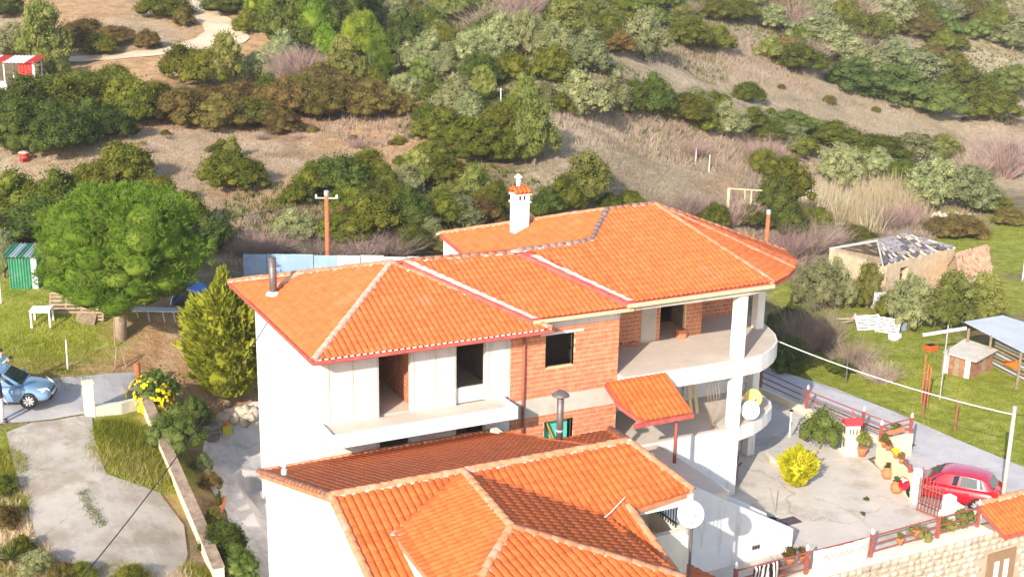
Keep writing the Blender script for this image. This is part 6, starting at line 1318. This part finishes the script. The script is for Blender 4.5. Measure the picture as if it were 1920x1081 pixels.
# ------------------------------------------------------------------ the ruin, the shack and the field on the right
RU = thing('ruined_house', 'ruined stone house with collapsed rafters and patches of tile', 'house', (0,0,0)); M['ruinwall'] = mat('ruin_stone', (.56,.42,.27), .95, .15, 2.2, col2=(.68,.53,.36), bump=.6, bscale=9, stain=((.42,.30,.18), 1.0, .55, .6))
def ruinpt(x, y, z): p = pz(x, y, z); return (p[0], p[1])
c0, c1, c2, c3 = np.array((42.9,22.9)), np.array((42.9,17.9)), np.array((51.0,19.7)), np.array((51.2,24.6))
def wallseg(a, b, z0, z1, nm='wall', th=.4, holes=()):
    d = (b-a); L2 = np.hypot(*d); d = d/L2; n2 = np.array([-d[1],d[0]])*th; cur = 0
    def bx(u0, u1, q0, q1):
        P_ = [a+d*u0, a+d*u1, a+d*u1+n2, a+d*u0+n2]; MB().prism([tuple(p) for p in P_], q0, q1).build(nm, 'ruinwall', RU)
    for (h0,h1,g0,g1) in sorted(holes): bx(cur,h0,z0,z1); bx(h0,h1,g1,z1) if g1 < z1 else None; bx(h0,h1,z0,g0) if g0 > z0 else None; cur = h1
    bx(cur, L2, z0, z1)
wallseg(c1, c2, -.2, 3.1, holes=[(2.0,2.9,1.2,2.7)]); wallseg(c2, c3, -.2, 3.05); wallseg(c3, c0, -.2, 3.15); wallseg(c0, c1, -.2, 3.1)
rid = np.array([(45.2,21.0),(48.6,22.0)]); zrd = 3.9
for k in range(13):
    for cc_, ff in ((c1,c2),(c0,c3)):
        u = k/12; a = cc_+(ff-cc_)*u; u2 = min(1,max(0,(u-.28)/.44)); b = rid[0]+(rid[1]-rid[0])*u2
        if RND.random() < .92: MB().bar((a[0],a[1],3.15),(b[0],b[1],zrd), .10).build('rafter', 'palewood' if 'palewood' in M else 'metal', RU)
for cc_, ff in ((c1,c2),(c0,c3)):
    for row in range(6):
        v = (row+.5)/6
        for k in range(10):
            if RND.random() < .30: continue
            u = (k+.05)/10; u1 = u+.095; q = []
            for uu, vv in ((u,v-.07),(u1,v-.07),(u1,v+.07),(u,v+.07)):
                a = cc_+(ff-cc_)*uu; b = rid[0]+(rid[1]-rid[0])*min(1,max(0,(uu-.28)/.44)); p = a+(b-a)*vv; q.append((p[0],p[1],3.22+(zrd-3.15)*vv+RND.uniform(0,.04)))
            MB().add(q, [(0,1,2,3)]).build('roof_board', 'flue' if RND.random() < .35 else 'greyboard' if 'greyboard' in M else 'flue', RU)
a_, b_, z_ = (rid[0][0],rid[0][1],zrd+.05),(rid[1][0],rid[1][1],zrd+.05), 0; MB().bar(a_, b_, .14).build('ridge_beam', 'wood', RU)
OUT = thing('lean_to', 'low stone outbuilding with broken red tiles beside the ruin', 'outbuilding', (0,0,0))
e0, e1, e2, e3 = (47.6,15.9),(51.6,16.9),(54.6,20.6),(50.3,19.4)
MB().prism([e0,e1,e2,e3], -.2, [2.1,2.1,2.2,2.2]).build('wall', 'ruinwall', OUT)
m0, m1 = (49.0,17.7),(53.1,18.8)
MB().add([(*e0,2.12),(*e3,2.22),(*m0,3.35)], [(0,2,1)]).build('gable', 'ruinwall', OUT); MB().add([(*e1,2.12),(*e2,2.22),(*m1,3.3)], [(0,1,2)]).build('gable', 'ruinwall', OUT)
mb = MB(); r = rng(9)
for s0, s1 in ((e0,e1),(e3,e2)):
    for row in range(8):
        for k in range(20):
            if r.random() < .1: continue
            u, v = k/20, row/8; lo = np.array(s0)+(np.array(s1)-np.array(s0))*u; hi = np.array(m0)+(np.array(m1)-np.array(m0))*u; p = lo+(hi-lo)*v; q = lo+(hi-lo)*min(1,v+.15); j = r.normal(size=2)*.04
            mb.tube([(p[0]+j[0],p[1]+j[1],2.17+1.18*v),(q[0]+j[1],q[1]+j[0],2.19+1.18*min(1,v+.15))], [.11,.09], 5)
tag(mb.build('broken_tiles', mat('old_tiles', (.45,.24,.15), .95, .3, 3.0, col2=(.58,.38,.25)), OUT), kind='stuff'); MB().box(49.3,16.25,.9, 50.0,16.4,1.8).build('window_hole', 'black', OUT)
SH = thing('shack', 'patched timber shack with pale sheet roof in the field', 'shack', (0,0,0))
def q3(x, y, z): p = pz(x, y, z); return Vector(p)
MB().add([q3(1808,602,2.4),q3(1880,590,2.6),q3(1990,625,2.5),q3(1960,680,2.1)]+[q3(1808,602,2.4)-Vector((0,0,.05)),q3(1880,590,2.6)-Vector((0,0,.05)),q3(1990,625,2.5)-Vector((0,0,.05)),q3(1960,680,2.1)-Vector((0,0,.05))], [(0,3,2,1),(4,5,6,7),(0,4,7,3),(3,7,6,2),(0,1,5,4)]).build('roof_sheet', 'palesheet', SH)
f0, f1, f2 = q3(1766,704,.1), q3(1816,716,.1), q3(1858,700,.1)
for k in range(5):
    a, b = f0.lerp(f1, k/5), f0.lerp(f1, (k+.96)/5); MB().add([a,b,b+Vector((0,0,1.25)),a+Vector((0,0,1.4))]+[p+Vector((.05,.05,0)) for p in (a,b,b+Vector((0,0,1.25)),a+Vector((0,0,1.4)))], [(0,1,2,3),(7,6,5,4),(3,2,6,7),(1,5,6,2),(0,3,7,4)]).build('board', ['whitepaint','rust','wood','rust','whitepaint'][k], SH)
for k in range(4):
    a, b = f1.lerp(f2, k/4), f1.lerp(f2, (k+.96)/4); MB().add([a,b,b+Vector((0,0,1.35)),a+Vector((0,0,1.3))]+[p+Vector((.02,.06,0)) for p in (a,b,b+Vector((0,0,1.35)),a+Vector((0,0,1.3)))], [(0,1,2,3),(7,6,5,4),(3,2,6,7),(1,5,6,2)]).build('board', ['rust','rust','wood','rust'][k], SH)
MB().add([f0+Vector((-.25,-.15,1.45)), f1+Vector((0,-.35,1.28)), f2+Vector((.2,-.1,1.4)), f2+(f0-f1)+Vector((.1,.3,1.6))]+[p-Vector((0,0,.06)) for p in (f0+Vector((-.25,-.15,1.45)), f1+Vector((0,-.35,1.28)), f2+Vector((.2,-.1,1.4)), f2+(f0-f1)+Vector((.1,.3,1.6)))], [(0,1,2,3),(7,6,5,4),(0,4,5,1),(1,5,6,2)]).build('low_roof', 'concrete', SH)
g0, g1 = q3(1860,690,.2), q3(1965,745,.1)
for k in range(9):
    z_ = .15+k*.2; MB().bar(g0+Vector((0,0,z_)), g1+Vector((0,0,z_+RND.uniform(-.06,.06))), .05, .11).build('plank', ['wood','palesheet','wood'][k%3], SH)
MB().add([q3(1882,680,.9)+Vector((-.1,-.1,0)), q3(1908,692,.8)+Vector((-.1,-.1,0)), q3(1908,674,1.3)+Vector((-.1,-.1,0)), q3(1882,674,1.3)+Vector((-.1,-.1,0))], [(0,1,2,3)]).build('orange_panel', mat('orange_panel', (.75,.16,.01), .7, .05, 3.0), SH)
for x, y, h_ in ((1808,690,2.3),(1850,700,2.2),(1905,735,2.2),(1766,704,1.5)): p = q3(x,y,.1); MB().bar(p, p+Vector((0,0,h_)), .09).build('post', 'wood', SH)
MB().bar(q3(1730,627,1.9), q3(1812,614,2.35), .14).build('long_beam', 'whitepaint', SH)
t = thing('wheelbarrow', 'orange red plastic crate in the grass beside the shack', 'crate', g3(1745,655)); MB().box(-.35,-.25,0, .35,.25,.3).build('box', mat('orange_crate', (.62,.10,.02), .7, .1, 4.0), t, bevel=.03); MB().box(-.28,-.18,.3, .28,.18,.305).build('inside', 'black', t)
pallet('whitewashed pallet lying in the field, left of the pair', g3(1632,618), rzC+.2, R(-38), 1.6, 1.0, 'whitepaint'); pallet('whitewashed pallet lying in the field, right of the pair', g3(1662,624), rzC-.5, R(-30), 1.4, 1.0, 'whitepaint')
t = thing('boulder', 'white plaster rubble block below the whitewashed pallets', 'rubble', g3(1676,636)); link('block', ST[1], t, loc=(0,0,.2), scale=(1.0,.7,.5)); t.children[0].data = t.children[0].data.copy(); t.children[0].data.materials[0] = M['whitepaint']
t = thing('barrel', 'grey blue plastic drum beside the whitewashed pallets', 'barrel', g3(1694,618)); MB().lathe([(.2,0),(.23,.05),(.23,.5),(.2,.56),(.08,.6)], n=14).build('drum', mat('blue_drum', (.22,.27,.33), .6, .1, 4.0), t, smooth=True)
for i, (x, y, h_, m_, lb) in enumerate([(1586,718,1.4,'flue','dark fence stake in the field left of the stake bundle'),(1730,780,1.9,'redmetal','orange painted stake on the field verge'),(1790,806,1.6,'redmetal','orange painted stake nearest the lane'),(1727,755,2.6,'polewood','tall dark stake in the bundle'),(1733,758,2.2,'polewood','middle dark stake in the bundle'),(1738,757,2.0,'polewood','short dark stake in the bundle'),(1677,607,1.5,'whitepaint','thin white stake beside the pallets'),(1762,748,4.0,'metal','tall thin grey pole left of the shack'),(1907,955,2.6,'white','thin white post right of the red car'),(1917,525,1.8,'whitepaint','white stake in the green field at the right edge'),(1304,310,1.5,'whitepaint','pale fence stake on the pink meadow'),(1329,322,1.5,'whitepaint','second pale fence stake on the pink meadow'),(939,205,1.6,'whitepaint','pale fence stake among the olive trees')]):
    p = g3(x,y) if i != 8 else (28.4,-6.4,0); o = MB().tube([(0,0,-.2),(.02*((i%3)-1),0,h_)], .045 if i not in (7,) else .035, 6).build('stake', m_); o.location = p; tag(o, lb, 'stake')
t = thing('swing_frame', 'pale wooden swing frame on the slope above the big roof', 'frame', g3(1364,392), rzC); MB().bar((0,0,0),(.0,0,1.5), .16).build('post', 'eavewood', t); MB().bar((1.6,0,0),(1.6,0,1.4), .08).build('post', 'eavewood', t); MB().bar((0,0,1.5),(2.4,.2,1.35), .07).build('beam', 'eavewood', t); MB().bar((1.15,0,1.45),(1.2,.1,.7), .05).build('brace', 'eavewood', t)
t = thing('stone_heap', 'pile of pale rubble stones on the slope above the ruin', 'stone heap', g3(1790,408))
for k in range(16): link('stone', ST[k%4], t, (RND.uniform(-2.6,2.6),RND.uniform(-.6,.6),.15), (RND.random(),RND.random(),RND.random()*6), (RND.uniform(.4,1.0),RND.uniform(.4,.9),RND.uniform(.3,.6)))
t = thing('tin_sheet', 'upright grey corrugated sheet between the olive trees below the ruin', 'sheet', g3(1650,590), rzC); corr('sheet', (['palesheet'],12), (-.5,0,0), (1,0,0), (0,0,1), 8, .14, .02, 1.5, t)
t = thing('woodpile', 'heap of reddish planks and debris in the field', 'woodpile', g3(1610,605))
for k in range(16): a = RND.uniform(-2,2); MB().bar((a,RND.uniform(-.6,.6),.1+RND.random()*.25),(a+RND.uniform(.5,1.4),RND.uniform(-.8,.8),.1+RND.random()*.3), .12, .04).build('plank', ['wood','mortar','rock'][k%3], t)
# ------------------------------------------------------------------ the milky winter air between the camera and the hill
zmax = max(float(GZ.max())+7.0, CAM[2]+2.0)
hz = MB().box(-1700,-1600,float(GZ.min())-1.0, 1860,1850,zmax).build('haze', 'black'); hz.data.materials.clear()
hm = bpy.data.materials.new('haze_air'); hm.use_nodes = True; hn = hm.node_tree; hn.nodes.remove(hn.nodes['Principled BSDF'])
pv_ = hn.nodes.new('ShaderNodeVolumePrincipled'); pv_.inputs['Density'].default_value = 0.00028; pv_.inputs['Color'].default_value = (.95,.95,.97,1)
hn.links.new(pv_.outputs[0], hn.nodes['Material Output'].inputs['Volume']); hz.data.materials.append(hm)
tag(hz, 'thin milky winter haze over the slope', 'haze', kind='stuff')
